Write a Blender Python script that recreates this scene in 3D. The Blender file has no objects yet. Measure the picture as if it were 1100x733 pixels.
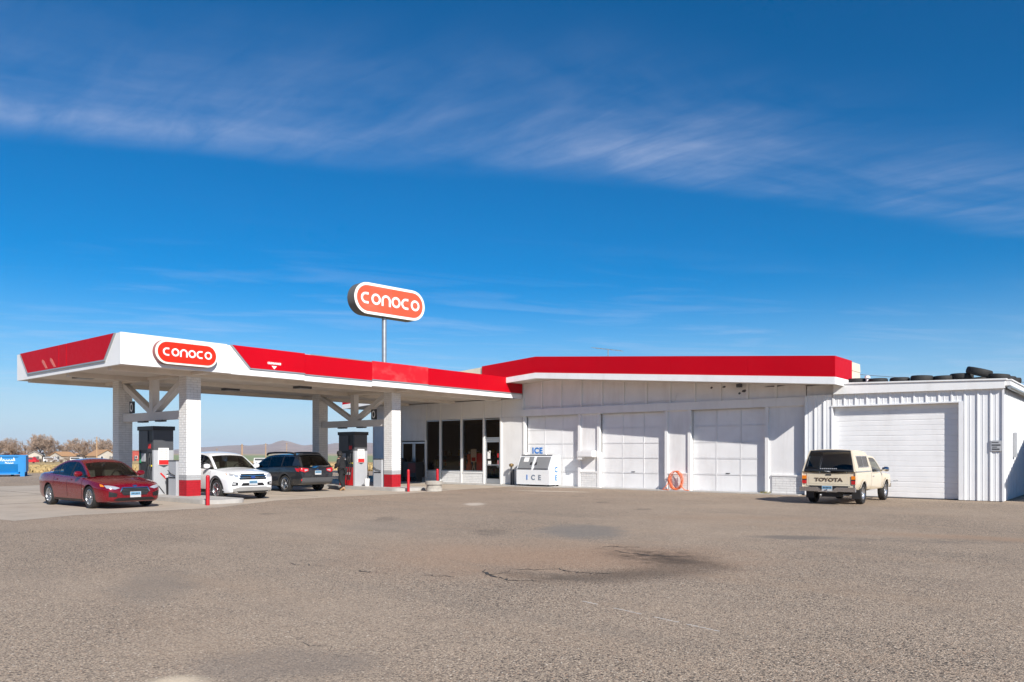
import bpy, bmesh, math, random
from mathutils import Vector, Matrix, Quaternion, noise
from mathutils.bvhtree import BVHTree
random.seed(7)
S = bpy.context.scene
COL = S.collection
R = math.radians

# ------------------------------------------------------------------ camera
CAM_H, YAW, FOC, HOR = 1.65, R(39.5), 832.0, 487.0      # photograph pixels (1100 wide)
cd = bpy.data.cameras.new('camera')
cam = bpy.data.objects.new('camera', cd); COL.objects.link(cam)
cam.location = (0, 0, CAM_H); cam.rotation_euler = (R(90), 0, YAW)
cd.sensor_width = 36; cd.lens = FOC/1100*36; cd.shift_y = (HOR-366.5)/1100
cd.clip_start = .1; cd.clip_end = 40000
S.camera = cam

# ------------------------------------------------------------------ sky and sun
SUN = Vector((1, -.5, .72)).normalized()
W = bpy.data.worlds.new('World'); S.world = W; W.use_nodes = True
def make_world():
    nt = W.node_tree; N = nt.nodes; L = nt.links; N.clear()
    out = N.new('ShaderNodeOutputWorld'); bg = N.new('ShaderNodeBackground'); bg.inputs[1].default_value = .06
    sky = N.new('ShaderNodeTexSky'); sky.sky_type = 'NISHITA'; sky.sun_disc = False
    sky.sun_elevation = math.asin(SUN.z); sky.sun_rotation = math.atan2(SUN.x, SUN.y)
    sky.altitude = 2000; sky.air_density = 1.0; sky.dust_density = .3; sky.ozone_density = 2.2
    hsv = N.new('ShaderNodeHueSaturation'); hsv.inputs['Saturation'].default_value = 2.0; hsv.inputs['Value'].default_value = 1.4
    L.new(sky.outputs[0], hsv.inputs['Color'])
    tc = N.new('ShaderNodeTexCoord'); sx = N.new('ShaderNodeSeparateXYZ'); L.new(tc.outputs['Generated'], sx.inputs[0])
    def m(op, a, b=None, c=None, clamp=False):
        n = N.new('ShaderNodeMath'); n.operation = op; n.use_clamp = clamp
        for i, v in enumerate((a, b, c)):
            if v is None: continue
            if isinstance(v, (int, float)): n.inputs[i].default_value = v
            else: L.new(v, n.inputs[i])
        return n.outputs[0]
    z = m('MAXIMUM', sx.outputs[2], .03)
    qx = m('DIVIDE', sx.outputs[0], z); qy = m('DIVIDE', sx.outputs[1], z)        # point on a flat cloud deck
    n_ = m('ADD', m('MULTIPLY', qx, .8146), m('MULTIPLY', qy, -.58))              # across the cirrus band
    t_ = m('ADD', m('MULTIPLY', qx, .58), m('MULTIPLY', qy, .8146))               # along it
    def tex(sn, st, scale, detail, rough, dist, off):
        c = N.new('ShaderNodeCombineXYZ'); L.new(m('MULTIPLY', n_, sn), c.inputs[0]); L.new(m('MULTIPLY', t_, st), c.inputs[1]); c.inputs[2].default_value = off
        x = N.new('ShaderNodeTexNoise'); L.new(c.outputs[0], x.inputs['Vector'])
        x.inputs['Scale'].default_value = scale; x.inputs['Detail'].default_value = detail
        x.inputs['Roughness'].default_value = rough; x.inputs['Distortion'].default_value = dist
        return x.outputs['Fac']
    big = tex(1, .5, .9, 3, .5, .3, 3.1)
    fib = tex(.9, .5, 1.7, 9, .58, .55, 11.8)
    nw = m('ADD', n_, m('MULTIPLY', m('SUBTRACT', big, .5), .8))
    edge = N.new('ShaderNodeMapRange'); edge.interpolation_type = 'SMOOTHSTEP'
    L.new(nw, edge.inputs[0]); edge.inputs[1].default_value = -2.9; edge.inputs[2].default_value = -2.5
    fade = N.new('ShaderNodeMapRange'); fade.interpolation_type = 'SMOOTHSTEP'
    L.new(nw, fade.inputs[0]); fade.inputs[1].default_value = -1.6; fade.inputs[2].default_value = -2.55
    f2 = N.new('ShaderNodeMapRange'); L.new(fib, f2.inputs[0]); f2.inputs[1].default_value = .30; f2.inputs[2].default_value = .88
    # fine fibres combed obliquely across the band, and broad gaps in it
    c2 = N.new('ShaderNodeCombineXYZ'); L.new(m('ADD', m('MULTIPLY', n_, 1.1), m('MULTIPLY', t_, .55)), c2.inputs[0]); L.new(m('MULTIPLY', m('SUBTRACT', t_, m('MULTIPLY', n_, .6)), 3.6), c2.inputs[1])
    comb = N.new('ShaderNodeTexNoise'); L.new(c2.outputs[0], comb.inputs['Vector']); comb.inputs['Scale'].default_value = 1.9; comb.inputs['Detail'].default_value = 8; comb.inputs['Roughness'].default_value = .62; comb.inputs['Distortion'].default_value = .5
    cm2 = N.new('ShaderNodeMapRange'); L.new(comb.outputs['Fac'], cm2.inputs[0]); cm2.inputs[1].default_value = .3; cm2.inputs[2].default_value = .7; cm2.inputs[3].default_value = .45; cm2.inputs[4].default_value = 1.25
    gap = N.new('ShaderNodeMapRange'); gap.interpolation_type = 'SMOOTHSTEP'; L.new(tex(.35, .5, 1.15, 3, .5, .2, 2.7), gap.inputs[0]); gap.inputs[1].default_value = .34; gap.inputs[2].default_value = .58; gap.inputs[3].default_value = .35
    band = m('MULTIPLY', m('MULTIPLY', m('MULTIPLY', m('MULTIPLY', edge.outputs[0], fade.outputs[0]), f2.outputs[0]), cm2.outputs[0]), gap.outputs[0], clamp=True)
    far = tex(1.3, .45, 1.6, 7, .6, .5, 9.3)
    f3 = N.new('ShaderNodeMapRange'); L.new(far, f3.inputs[0]); f3.inputs[1].default_value = .5; f3.inputs[2].default_value = .75
    fm = N.new('ShaderNodeMapRange'); fm.interpolation_type = 'SMOOTHSTEP'; L.new(n_, fm.inputs[0]); fm.inputs[1].default_value = -2.9; fm.inputs[2].default_value = -6.0
    farc = m('MULTIPLY', m('MULTIPLY', f3.outputs[0], fm.outputs[0]), .22)
    up = N.new('ShaderNodeMapRange'); L.new(sx.outputs[2], up.inputs[0]); up.inputs[1].default_value = .0; up.inputs[2].default_value = .05
    fac = m('MULTIPLY', m('ADD', m('MULTIPLY', band, .5), farc, clamp=True), up.outputs[0], clamp=True)
    # pale dusty air low over the plain, the same all round
    low = N.new('ShaderNodeMapRange'); low.interpolation_type = 'SMOOTHERSTEP'; L.new(sx.outputs[2], low.inputs[0]); low.inputs[1].default_value = .24; low.inputs[2].default_value = -.03
    air = N.new('ShaderNodeMix'); air.data_type = 'RGBA'; L.new(m('MULTIPLY', low.outputs[0], .92), air.inputs[0]); L.new(hsv.outputs[0], air.inputs[6]); air.inputs[7].default_value = (5.9, 8.0, 10.2, 1)
    mx = N.new('ShaderNodeMix'); mx.data_type = 'RGBA'
    L.new(fac, mx.inputs[0]); L.new(air.outputs[2], mx.inputs[6]); mx.inputs[7].default_value = (8.5, 9.2, 11.5, 1)
    L.new(mx.outputs[2], bg.inputs[0]); L.new(bg.outputs[0], out.inputs[0])
make_world()
sd = bpy.data.lights.new('sun', 'SUN'); sd.energy = 5.0; sd.angle = R(.53); sd.color = (1, .955, .89)
sun = bpy.data.objects.new('sun', sd); COL.objects.link(sun)
sun.location = SUN*60; sun.rotation_euler = SUN.to_track_quat('Z', 'Y').to_euler()
S.view_settings.view_transform = 'Standard'; S.view_settings.look = 'None'
S.view_settings.exposure = .45; S.view_settings.gamma = 1; S.view_settings.use_curve_mapping = False
S.render.resolution_x = 1024; S.render.resolution_y = 682

# ------------------------------------------------------------------ helpers
_s, _c = math.sin(YAW), math.cos(YAW)
def ray(px): r = (px-550)/FOC; return (_c*r-_s, _s*r+_c)
def at(px, Z): a, b = ray(px); return (a*Z, b*Z)          # photo column and distance in depth -> ground point

class MB:
    """collects shapes; build() links them as one mesh object"""
    def __init__(s): s.v = []; s.f = []; s.m = []
    def add(s, vs, fs, mi=0, M=None):
        b = len(s.v)
        s.v += [(M @ Vector(v)) if M else Vector(v) for v in vs]
        s.f += [tuple(b+i for i in f) for f in fs]; s.m += [mi]*len(fs); return s
    def box(s, x0, x1, y0, y1, z0, z1, mi=0, M=None):
        v = [(x, y, z) for z in (z0, z1) for y in (y0, y1) for x in (x0, x1)]
        return s.add(v, [(0,2,3,1), (4,5,7,6), (0,1,5,4), (2,6,7,3), (0,4,6,2), (1,3,7,5)], mi, M)
    def bar(s, a, b, w, h, mi=0, up=(0,0,1)):
        a, b = Vector(a), Vector(b); d = (b-a); l = d.length; d.normalize(); u = Vector(up)
        y = u.cross(d)
        if y.length < 1e-4: y = Vector((0,1,0)).cross(d)
        y.normalize(); z = d.cross(y)
        M = Matrix.Translation(a) @ Matrix((d, y, z)).transposed().to_4x4()
        return s.box(0, l, -w/2, w/2, -h/2, h/2, mi, M)
    def prism(s, poly, d, M=None, mi=0):
        """poly: 2-D points in the local XY plane, extruded along local Z by d"""
        n = len(poly)
        a = sum(poly[i][0]*poly[(i+1) % n][1]-poly[(i+1) % n][0]*poly[i][1] for i in range(n))
        if a < 0: poly = poly[::-1]
        v = [(p[0], p[1], 0) for p in poly]+[(p[0], p[1], d) for p in poly]
        f = [tuple(range(n-1, -1, -1)), tuple(range(n, 2*n))]+[(i, (i+1) % n, n+(i+1) % n, n+i) for i in range(n)]
        return s.add(v, f, mi, M)
    def tube(s, pts, r, n=8, mi=0, cap=True):
        pts = [Vector(p) for p in pts]; rs = r if isinstance(r, (list, tuple)) else [r]*len(pts)
        b = len(s.v); prev = None
        for i, p in enumerate(pts):
            d = (pts[min(i+1, len(pts)-1)]-pts[max(i-1, 0)]).normalized()
            if prev is None:
                u = d.cross(Vector((0, 0, 1)))
                if u.length < 1e-3: u = d.cross(Vector((1, 0, 0)))
            else: u = prev-d*prev.dot(d)
            u.normalize(); prev = u; w = d.cross(u)
            for k in range(n):
                a = 2*math.pi*k/n; s.v.append(p+(u*math.cos(a)+w*math.sin(a))*rs[i])
        for i in range(len(pts)-1):
            for k in range(n):
                k2 = (k+1) % n; s.f.append((b+i*n+k, b+i*n+k2, b+(i+1)*n+k2, b+(i+1)*n+k)); s.m.append(mi)
        if cap:
            s.f.append(tuple(b+k for k in range(n-1, -1, -1))); s.f.append(tuple(b+(len(pts)-1)*n+k for k in range(n))); s.m += [mi, mi]
        return s
    def lathe(s, prof, n=24, M=None, mi=0, closed=False):
        """prof: (r, z) list turned about local Z"""
        b = len(s.v); k = len(prof)
        for i in range(n):
            a = 2*math.pi*i/n
            for r, z in prof:
                p = Vector((r*math.cos(a), r*math.sin(a), z)); s.v.append(M @ p if M else p)
        for i in range(n):
            j = (i+1) % n
            for q in range(k if closed else k-1):
                q2 = (q+1) % k
                s.f.append((b+i*k+q, b+j*k+q, b+j*k+q2, b+i*k+q2)); s.m.append(mi)
        return s
    def grid(s, rows, mi=0):
        b = len(s.v); nr, nc = len(rows), len(rows[0])
        for r in rows: s.v += [Vector(p) for p in r]
        for i in range(nr-1):
            for j in range(nc-1):
                s.f.append((b+i*nc+j, b+i*nc+j+1, b+(i+1)*nc+j+1, b+(i+1)*nc+j)); s.m.append(mi)
        return s
    def mesh(s, name, off=(0,0,0), smooth=None):
        o = Vector(off); me = bpy.data.meshes.new(name)
        me.from_pydata([tuple(v-o) for v in s.v], [], s.f)
        if any(s.m): me.polygons.foreach_set('material_index', s.m)
        if smooth is not None:
            me.polygons.foreach_set('use_smooth', [True]*len(me.polygons)); me.set_sharp_from_angle(angle=R(smooth))
        me.update(); return me
    def build(s, name, mats, parent=None, world=False, smooth=None, fix=False):
        off = parent_loc(parent) if (world and parent is not None) else (0,0,0)
        me = s.mesh(name, off, smooth)
        if fix:
            bm = bmesh.new(); bm.from_mesh(me); bmesh.ops.recalc_face_normals(bm, faces=bm.faces); bm.to_mesh(me); bm.free()
        return link(name, me, mats, parent)
def parent_loc(p):
    v = Vector((0,0,0))
    while p is not None: v += p.location; p = p.parent
    return v
def link(name, me, mats=None, parent=None):
    if mats is not None and not me.materials:
        for m in (mats if isinstance(mats, (list, tuple)) else [mats]): me.materials.append(m)
    o = bpy.data.objects.new(name, me); COL.objects.link(o)
    if parent is not None: o.parent = parent
    return o
def tag(o, label=None, cat=None, group=None, kind=None):
    if label: o['label'] = label
    if cat: o['category'] = cat
    if group: o['group'] = group
    if kind: o['kind'] = kind
    return o
def thing(name, label, cat, loc=(0,0,0), rz=0, group=None):
    o = bpy.data.objects.new(name, None); COL.objects.link(o); o.empty_display_size = .2
    o.location = loc; o.rotation_euler = (0, 0, rz); return tag(o, label, cat, group)
def copy_tree(o, parent=None):
    c = o.copy(); COL.objects.link(c); c.parent = parent
    for ch in list(o.children): copy_tree(ch, c)
    return c
def text_mesh(txt, size=1, depth=.01, bold=0, sx=1):
    cu = bpy.data.curves.new('lettering', 'FONT'); cu.body = txt; cu.size = size; cu.extrude = depth/2; cu.offset = bold
    cu.align_x = 'CENTER'; cu.align_y = 'CENTER'; cu.resolution_u = 3
    o = bpy.data.objects.new('lettering', cu); COL.objects.link(o)
    dg = bpy.context.evaluated_depsgraph_get(); me = bpy.data.meshes.new_from_object(o.evaluated_get(dg))
    bpy.data.objects.remove(o); bpy.data.curves.remove(cu)
    if sx != 1: me.transform(Matrix.Diagonal((sx, 1, 1, 1)))
    return me
def put_text(txt, size, M, mat, parent, name='lettering', depth=.01, bold=0, sx=1):
    me = text_mesh(txt, size, depth, bold, sx); me.transform(M); me.materials.clear()
    return link(name, me, mat, parent)
FRONT = Matrix.Rotation(R(90), 4, 'X')                                    # text/prism plane facing -Y
RIGHT = Matrix.Rotation(R(90), 4, 'Z') @ Matrix.Rotation(R(90), 4, 'X')    # facing +X
LEFT = Matrix.Rotation(R(-90), 4, 'Z') @ Matrix.Rotation(R(90), 4, 'X')    # facing -X
def T(x, y, z): return Matrix.Translation((x, y, z))
def lerp(a, b, t): return a+(b-a)*t
def smooth_pts(P, n):
    """Catmull-Rom through tuples, n samples per span"""
    P = [Vector(p) if len(p) <= 4 else p for p in P]; out = []
    for i in range(len(P)-1):
        p0, p1, p2, p3 = P[max(i-1, 0)], P[i], P[i+1], P[min(i+2, len(P)-1)]
        for k in range(n):
            t = k/n
            q = [.5*((2*b)+(-a+c)*t+(2*a-5*b+4*c-d)*t*t+(-a+3*b-3*c+d)*t**3) for a, b, c, d in zip(p0, p1, p2, p3)]
            out.append(q)
    out.append(list(P[-1])); return out

# ------------------------------------------------------------------ materials
def nodes(name):
    m = bpy.data.materials.new(name); m.use_nodes = True
    nt = m.node_tree; b = nt.nodes['Principled BSDF']; return m, nt, b
def _noise(nt, co, scale, detail=4, rough=.55, stretch=None):
    n = nt.nodes.new('ShaderNodeTexNoise'); n.inputs['Scale'].default_value = scale; n.inputs['Detail'].default_value = detail; n.inputs['Roughness'].default_value = rough
    if stretch:
        mp = nt.nodes.new('ShaderNodeMapping'); mp.inputs['Scale'].default_value = stretch
        nt.links.new(co, mp.inputs[0]); co = mp.outputs[0]
    nt.links.new(co, n.inputs['Vector']); return n.outputs['Fac']
def _ramp(nt, fac, a, b):
    r = nt.nodes.new('ShaderNodeMapRange'); nt.links.new(fac, r.inputs[0]); r.inputs[1].default_value = a; r.inputs[2].default_value = b; return r.outputs[0]
def _mix(nt, fac, a, b):
    x = nt.nodes.new('ShaderNodeMix'); x.data_type = 'RGBA'
    for i, v in ((0, fac), (6, a), (7, b)):
        if isinstance(v, (int, float)): x.inputs[i].default_value = v
        elif isinstance(v, (tuple, list)): x.inputs[i].default_value = (*v[:3], 1)
        else: nt.links.new(v, x.inputs[i])
    return x.outputs[2]
def _mul(nt, a, b):
    n = nt.nodes.new('ShaderNodeMath'); n.operation = 'MULTIPLY'
    for i, v in enumerate((a, b)):
        if isinstance(v, (int, float)): n.inputs[i].default_value = v
        else: nt.links.new(v, n.inputs[i])
    return n.outputs[0]
def mat(name, col, rough=.6, metal=0, var=.12, vscale=1.5, dirt=None, dirt_amt=0, streak=None, bump=0, bscale=40, coat=0, spec=.5):
    m, nt, b = nodes(name); L = nt.links
    g = nt.nodes.new('ShaderNodeTexCoord'); co = g.outputs['Object']
    ge = nt.nodes.new('ShaderNodeNewGeometry'); wp = ge.outputs['Position']
    f = _ramp(nt, _noise(nt, wp, vscale, 5), .3, .7)
    c = _mix(nt, f, tuple(v*(1-var) for v in col), tuple(min(1, v*(1+var*.6)) for v in col))
    if dirt:
        f2 = _ramp(nt, _noise(nt, wp, 1.1, 8, .7, streak), .5, .85)
        c = _mix(nt, _mul(nt, f2, dirt_amt), c, dirt)
    L.new(c, b.inputs['Base Color'])
    b.inputs['Metallic'].default_value = metal; b.inputs['Specular IOR Level'].default_value = spec
    rr = nt.nodes.new('ShaderNodeMapRange'); L.new(_noise(nt, wp, 6, 3), rr.inputs[0]); rr.inputs[3].default_value = max(.02, rough-.1); rr.inputs[4].default_value = min(1, rough+.1)
    L.new(rr.outputs[0], b.inputs['Roughness'])
    if coat: b.inputs['Coat Weight'].default_value = coat; b.inputs['Coat Roughness'].default_value = .03
    if bump:
        bp = nt.nodes.new('ShaderNodeBump'); bp.inputs['Strength'].default_value = bump; bp.inputs['Distance'].default_value = .01
        L.new(_noise(nt, wp, bscale, 4), bp.inputs['Height']); L.new(bp.outputs[0], b.inputs['Normal'])
    return m
def glass(name, tint, ior=1.5, rough=.02):
    m = bpy.data.materials.new(name); m.use_nodes = True; nt = m.node_tree; nt.nodes.clear(); L = nt.links
    o = nt.nodes.new('ShaderNodeOutputMaterial'); mx = nt.nodes.new('ShaderNodeMixShader')
    t = nt.nodes.new('ShaderNodeBsdfTransparent'); t.inputs[0].default_value = (*tint, 1)
    g = nt.nodes.new('ShaderNodeBsdfGlossy'); g.inputs['Roughness'].default_value = rough; g.inputs[0].default_value = (1, 1, 1, 1)
    fr = nt.nodes.new('ShaderNodeFresnel'); fr.inputs[0].default_value = ior
    L.new(fr.outputs[0], mx.inputs[0]); L.new(t.outputs[0], mx.inputs[1]); L.new(g.outputs[0], mx.inputs[2]); L.new(mx.outputs[0], o.inputs[0]); return m
DUST = (.34, .29, .24)
M = {}
M['white'] = mat('white_paint', (.80,.79,.77), .55, dirt=DUST, dirt_amt=.28, streak=(1.5,1.5,.25), var=.04)
M['white_wall'] = mat('white_wall_paint', (.78,.77,.76), .7, dirt=(.40,.355,.31), dirt_amt=.42, streak=(1.4,1.4,.22), var=.05, bump=.15, bscale=25)
M['white_door'] = mat('white_door_paint', (.80,.795,.79), .55, dirt=(.44,.41,.38), dirt_amt=.32, streak=(1.6,1.6,.5), var=.05)
M['brick_white'] = mat('painted_brick', (.76,.75,.73), .75, dirt=(.40,.36,.32), dirt_amt=.4, var=.09, vscale=9, bump=.5, bscale=60)
M['mortar'] = mat('painted_mortar', (.50,.48,.46), .9, var=.1, bump=.4)
M['brick_red'] = mat('red_painted_brick', (.40,.003,.012), .6, dirt=(.24,.02,.02), dirt_amt=.3, var=.12, vscale=8, bump=.5, bscale=60)
M['brick_grey'] = mat('grey_band_paint', (.38,.38,.38), .7, var=.1, bump=.4)
M['red'] = mat('red_fascia', (.48,.0006,.009), .5, dirt=(.46,.015,.02), dirt_amt=.2, streak=(.7,.7,.5), var=.05, vscale=.4, spec=.12, bump=.5, bscale=.9)
M['red_faded'] = mat('red_fascia_faded', (.58,.006,.014), .5, dirt=(.70,.22,.19), dirt_amt=.7, streak=(.7,.9,1.2), var=.06, vscale=.6)
M['white_fascia'] = mat('white_fascia', (.80,.80,.79), .5, dirt=(.46,.42,.38), dirt_amt=.34, streak=(1.6,1.6,.22), var=.04, bump=.4, bscale=.9)
M['trim_grey'] = mat('aluminium_trim', (.42,.45,.46), .4, .6, var=.08)
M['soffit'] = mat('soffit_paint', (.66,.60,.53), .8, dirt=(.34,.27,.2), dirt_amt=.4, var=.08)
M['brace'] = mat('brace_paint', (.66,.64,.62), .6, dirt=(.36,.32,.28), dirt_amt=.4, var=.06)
M['metal_white'] = mat('ribbed_steel', (.78,.785,.79), .4, dirt=(.45,.43,.42), dirt_amt=.22, streak=(2,2,.2), var=.04)
M['beige'] = mat('beige_siding', (.62,.55,.42), .7, dirt=DUST, dirt_amt=.3)
M['alu'] = mat('door_aluminium', (.55,.56,.57), .35, .8, var=.06)
M['dark'] = mat('dark_plastic', (.018,.018,.02), .5, var=.2)
M['black'] = mat('black_void', (.006,.006,.006), .9)
M['rubber'] = mat('tyre_rubber', (.018,.018,.018), .75, var=.25, vscale=6, dirt=(.10,.09,.075), dirt_amt=.35, bump=.3)
M['grey_panel'] = mat('grey_panel', (.40,.41,.43), .45, var=.06, dirt=(.28,.26,.24), dirt_amt=.25)
M['dark_panel'] = mat('charcoal_panel', (.075,.078,.085), .45, var=.1)
M['pump_black'] = mat('pump_black', (.02,.021,.023), .4, var=.15)
M['pump_red'] = mat('pump_red', (.55,.012,.015), .35, coat=.2)
M['concrete'] = mat('concrete', (.42,.40,.37), .85, dirt=(.18,.165,.15), dirt_amt=.5, var=.15, vscale=2.5, bump=.4, bscale=30)
M['steel'] = mat('galvanised_steel', (.40,.42,.44), .42, .7, var=.12, vscale=4)
M['orange'] = mat('orange_hose', (.85,.19,.06), .5, var=.1)
M['bollard'] = mat('red_bollard', (.46,.003,.012), .5, var=.12, vscale=6, dirt=(.3,.06,.05), dirt_amt=.25)
M['brass'] = mat('weathered_brass', (.22,.15,.07), .5, .5)
M['wood_planter'] = mat('weathered_planter', (.42,.39,.34), .8, dirt=(.15,.12,.10), dirt_amt=.6, var=.2, vscale=5, bump=.4)
M['soil'] = mat('soil', (.06,.045,.03), .95)
M['ice_white'] = mat('ice_chest_white', (.80,.81,.81), .35, dirt=(.5,.48,.46), dirt_amt=.2, var=.03)
M['ice_grey'] = mat('ice_door_grey', (.30,.315,.33), .35, .35, var=.08)
M['ice_blue'] = mat('ice_blue_letters', (.01,.20,.62), .4)
M['ice_worn'] = mat('ice_worn_letters', (.20,.25,.32), .6, dirt=(.5,.42,.33), dirt_amt=.8, var=.3, vscale=9)
M['paper'] = mat('paper', (.80,.79,.76), .8)
M['red_print'] = mat('red_print', (.62,.02,.02), .5)
M['white_print'] = mat('white_print', (.85,.85,.83), .5)
M['dark_print'] = mat('dark_print', (.03,.03,.035), .5)
M['store_glass'] = glass('tinted_glazing', (.64,.57,.49), 1.4)
M['interior'] = mat('store_interior', (.34,.235,.13), .8, var=.3, vscale=.8)
M['int_floor'] = mat('store_floor', (.16,.14,.12), .5)
M['sign_red'] = mat('sign_red', (.74,.026,.010), .45, var=.05, spec=.2)
M['sign_old'] = mat('sun_bleached_sign_red', (.82,.085,.035), .45, dirt=(.86,.24,.17), dirt_amt=.4, var=.07, vscale=.6, streak=(.4,.4,1.5))
M['sign_rim'] = mat('sign_cream_rim', (.74,.76,.66), .45, var=.05)
M['sign_rim_w'] = mat('sign_white_rim', (.80,.78,.73), .5, var=.05)
M['sign_box'] = mat('sign_cabinet_side', (.13,.12,.11), .6, var=.2)
M['dumpster'] = mat('blue_dumpster_paint', (.006,.20,.50), .5, dirt=(.04,.10,.2), dirt_amt=.5, var=.12, vscale=1.5)
# ------------------------------------------------------------------ ground
def asphalt():
    m, nt, b = nodes('chip_seal_asphalt'); L = nt.links; N = nt.nodes
    P = N.new('ShaderNodeNewGeometry').outputs['Position']
    def vor(scale, feat='F1', rnd=1):
        v = N.new('ShaderNodeTexVoronoi'); v.feature = feat; v.inputs['Scale'].default_value = scale; v.inputs['Randomness'].default_value = rnd; L.new(P, v.inputs['Vector']); return v
    v1 = vor(64); v2 = vor(120); v3 = vor(36)
    sep = N.new('ShaderNodeSeparateColor'); L.new(v1.outputs['Color'], sep.inputs[0])
    sep2 = N.new('ShaderNodeSeparateColor'); L.new(v2.outputs['Color'], sep2.inputs[0])
    ramp = N.new('ShaderNodeValToRGB'); L.new(sep.outputs[0], ramp.inputs[0]); cr = ramp.color_ramp; cr.interpolation = 'CONSTANT'
    stones = [(0,(.035,.030,.027)), (.13,(.17,.135,.105)), (.27,(.38,.29,.208)), (.48,(.53,.405,.29)), (.66,(.30,.24,.185)), (.78,(.61,.475,.345)), (.91,(.44,.275,.18)), (.97,(.80,.69,.55))]
    while len(cr.elements) < len(stones): cr.elements.new(.5)
    for e, (p, c) in zip(cr.elements, stones): e.position = p; e.color = (*c, 1)
    fine = N.new('ShaderNodeValToRGB'); L.new(sep2.outputs[1], fine.inputs[0]); fine.color_ramp.elements[0].color = (.12,.095,.075,1); fine.color_ramp.elements[1].color = (.58,.45,.325,1)
    pick = _ramp(nt, _noise(nt, P, 30, 2), .46, .54)
    c = _mix(nt, pick, ramp.outputs[0], fine.outputs[0])
    # binder between stones
    c = _mix(nt, _ramp(nt, v1.outputs['Distance'], .55, .8), c, (.12,.095,.075))
    s3 = N.new('ShaderNodeSeparateColor'); L.new(v3.outputs['Color'], s3.inputs[0])
    c = _mix(nt, _mul(nt, _ramp(nt, s3.outputs[2], .93, .94), _ramp(nt, v3.outputs['Distance'], .5, .35)), c, (.03,.026,.023))
    # broad tone: pale traffic dust, darker worn lanes
    big = _noise(nt, P, .16, 6, .6); mid = _noise(nt, P, .9, 6, .62)
    c = _mix(nt, _mul(nt, _ramp(nt, big, .42, .66), .5), c, (.45,.345,.25))
    c = _mix(nt, _mul(nt, _ramp(nt, mid, .5, .72), .34), c, (.23,.182,.14))
    lane = _noise(nt, P, .5, 5, .6, (.35, 1.4, 1))
    c = _mix(nt, _mul(nt, _ramp(nt, lane, .52, .75), .5), c, (.37,.265,.18))
    def blob(cx, cy, rx, ry, rot, wob=.6, soft=.5, ns=1.6):
        mp = N.new('ShaderNodeMapping'); mp.vector_type = 'TEXTURE'
        mp.inputs['Location'].default_value = (cx, cy, 0); mp.inputs['Rotation'].default_value = (0, 0, rot); mp.inputs['Scale'].default_value = (rx, ry, 1)
        nz = N.new('ShaderNodeTexNoise'); nz.inputs['Scale'].default_value = ns; nz.inputs['Detail'].default_value = 6; nz.inputs['Roughness'].default_value = .65; L.new(P, nz.inputs['Vector'])
        vs = N.new('ShaderNodeVectorMath'); vs.operation = 'SUBTRACT'; L.new(nz.outputs['Color'], vs.inputs[0]); vs.inputs[1].default_value = (.5,.5,.5)
        sc = N.new('ShaderNodeVectorMath'); sc.operation = 'SCALE'; L.new(vs.outputs[0], sc.inputs[0]); sc.inputs['Scale'].default_value = wob*2
        L.new(P, mp.inputs[0])
        ad = N.new('ShaderNodeVectorMath'); ad.operation = 'ADD'; L.new(mp.outputs[0], ad.inputs[0]); L.new(sc.outputs[0], ad.inputs[1])
        ln = N.new('ShaderNodeVectorMath'); ln.operation = 'LENGTH'; L.new(ad.outputs[0], ln.inputs[0])
        r = N.new('ShaderNodeMapRange'); r.interpolation_type = 'SMOOTHSTEP'; L.new(ln.outputs['Value'], r.inputs[0]); r.inputs[1].default_value = 1+soft*.5; r.inputs[2].default_value = 1-soft; return r.outputs[0]
    # rusty dried mud round the drain hollow, then damp oily stains, a sealed grey patch
    mott = _ramp(nt, _noise(nt, P, 3.2, 8, .7), .34, .62)
    def st(k, amt, col, mottled=False):
        nonlocal c
        f = _mul(nt, k, amt)
        if mottled: f = _mul(nt, f, mott)
        c = _mix(nt, f, c, col)
    st(blob(-7.0, 10.2, 2.9, 2.0, R(40), .5, .9), .55, (.38,.235,.145))
    st(blob(-9.0, 9.0, 1.6, 2.4, R(40), .6, .9), .35, (.40,.27,.18))
    st(blob(-5.95, 10.95, 1.4, .9, R(-28), .6, .8), .85, (.060,.043,.031), True)
    st(blob(-5.6, 10.8, .75, .5, R(-28), .55, .9), .6, (.055,.040,.030))
    st(blob(-5.45, 9.2, .55, 1.6, R(-26), .6, .9), .62, (.085,.062,.045))
    tracks = _noise(nt, P, 1.0, 5, .55, (.10, 1.1, 1)); st(_ramp(nt, tracks, .56, .70), .28, (.20,.165,.13))
    st(blob(-6.3, 8.3, .9, .3, R(10), .5, .8), .6, (.09,.07,.053), True)
    st(blob(-9.3, 13.6, 1.0, 1.6, R(40), .5, .5), .7, (.19,.175,.155))
    st(blob(-10.6, 12.2, .35, .7, R(40), .6, .6), .7, (.10,.085,.07), True)
    st(blob(-13.5, 11.8, 1.1, 1.8, R(40), .6, .6), .28, (.20,.18,.155))
    st(blob(-14.8, 13.0, .3, .8, R(40), .6, .6), .6, (.10,.085,.07), True)
    st(blob(-1.6, 17.5, 4.0, .6, R(8), .6, .8), .55, (.34,.22,.14))
    st(blob(-3.3, 16.2, 2.2, .5, R(28), .7, .7), .55, (.15,.128,.108), True)
    st(blob(-5.4, 15.2, .9, .4, R(36), .6, .6), .7, (.16,.14,.12))
    st(blob(-8.0, 19.0, 3.0, .8, R(35), .6, .8), .4, (.36,.25,.17))
    st(blob(-16.9, 18.6, .35, .7, R(40), .5, .5), .6, (.66,.58,.48))
    st(blob(-20.0, 27.0, 2.0, .35, R(15), .5, .6), .6, (.62,.54,.45))
    st(blob(-5.4, 2.8, .24, .16, R(40), .5, .6), .8, (.70,.57,.41))
    st(blob(-5.3, 3.55, .8, .55, R(40), .6, .4), .4, (.19,.16,.135))
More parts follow.
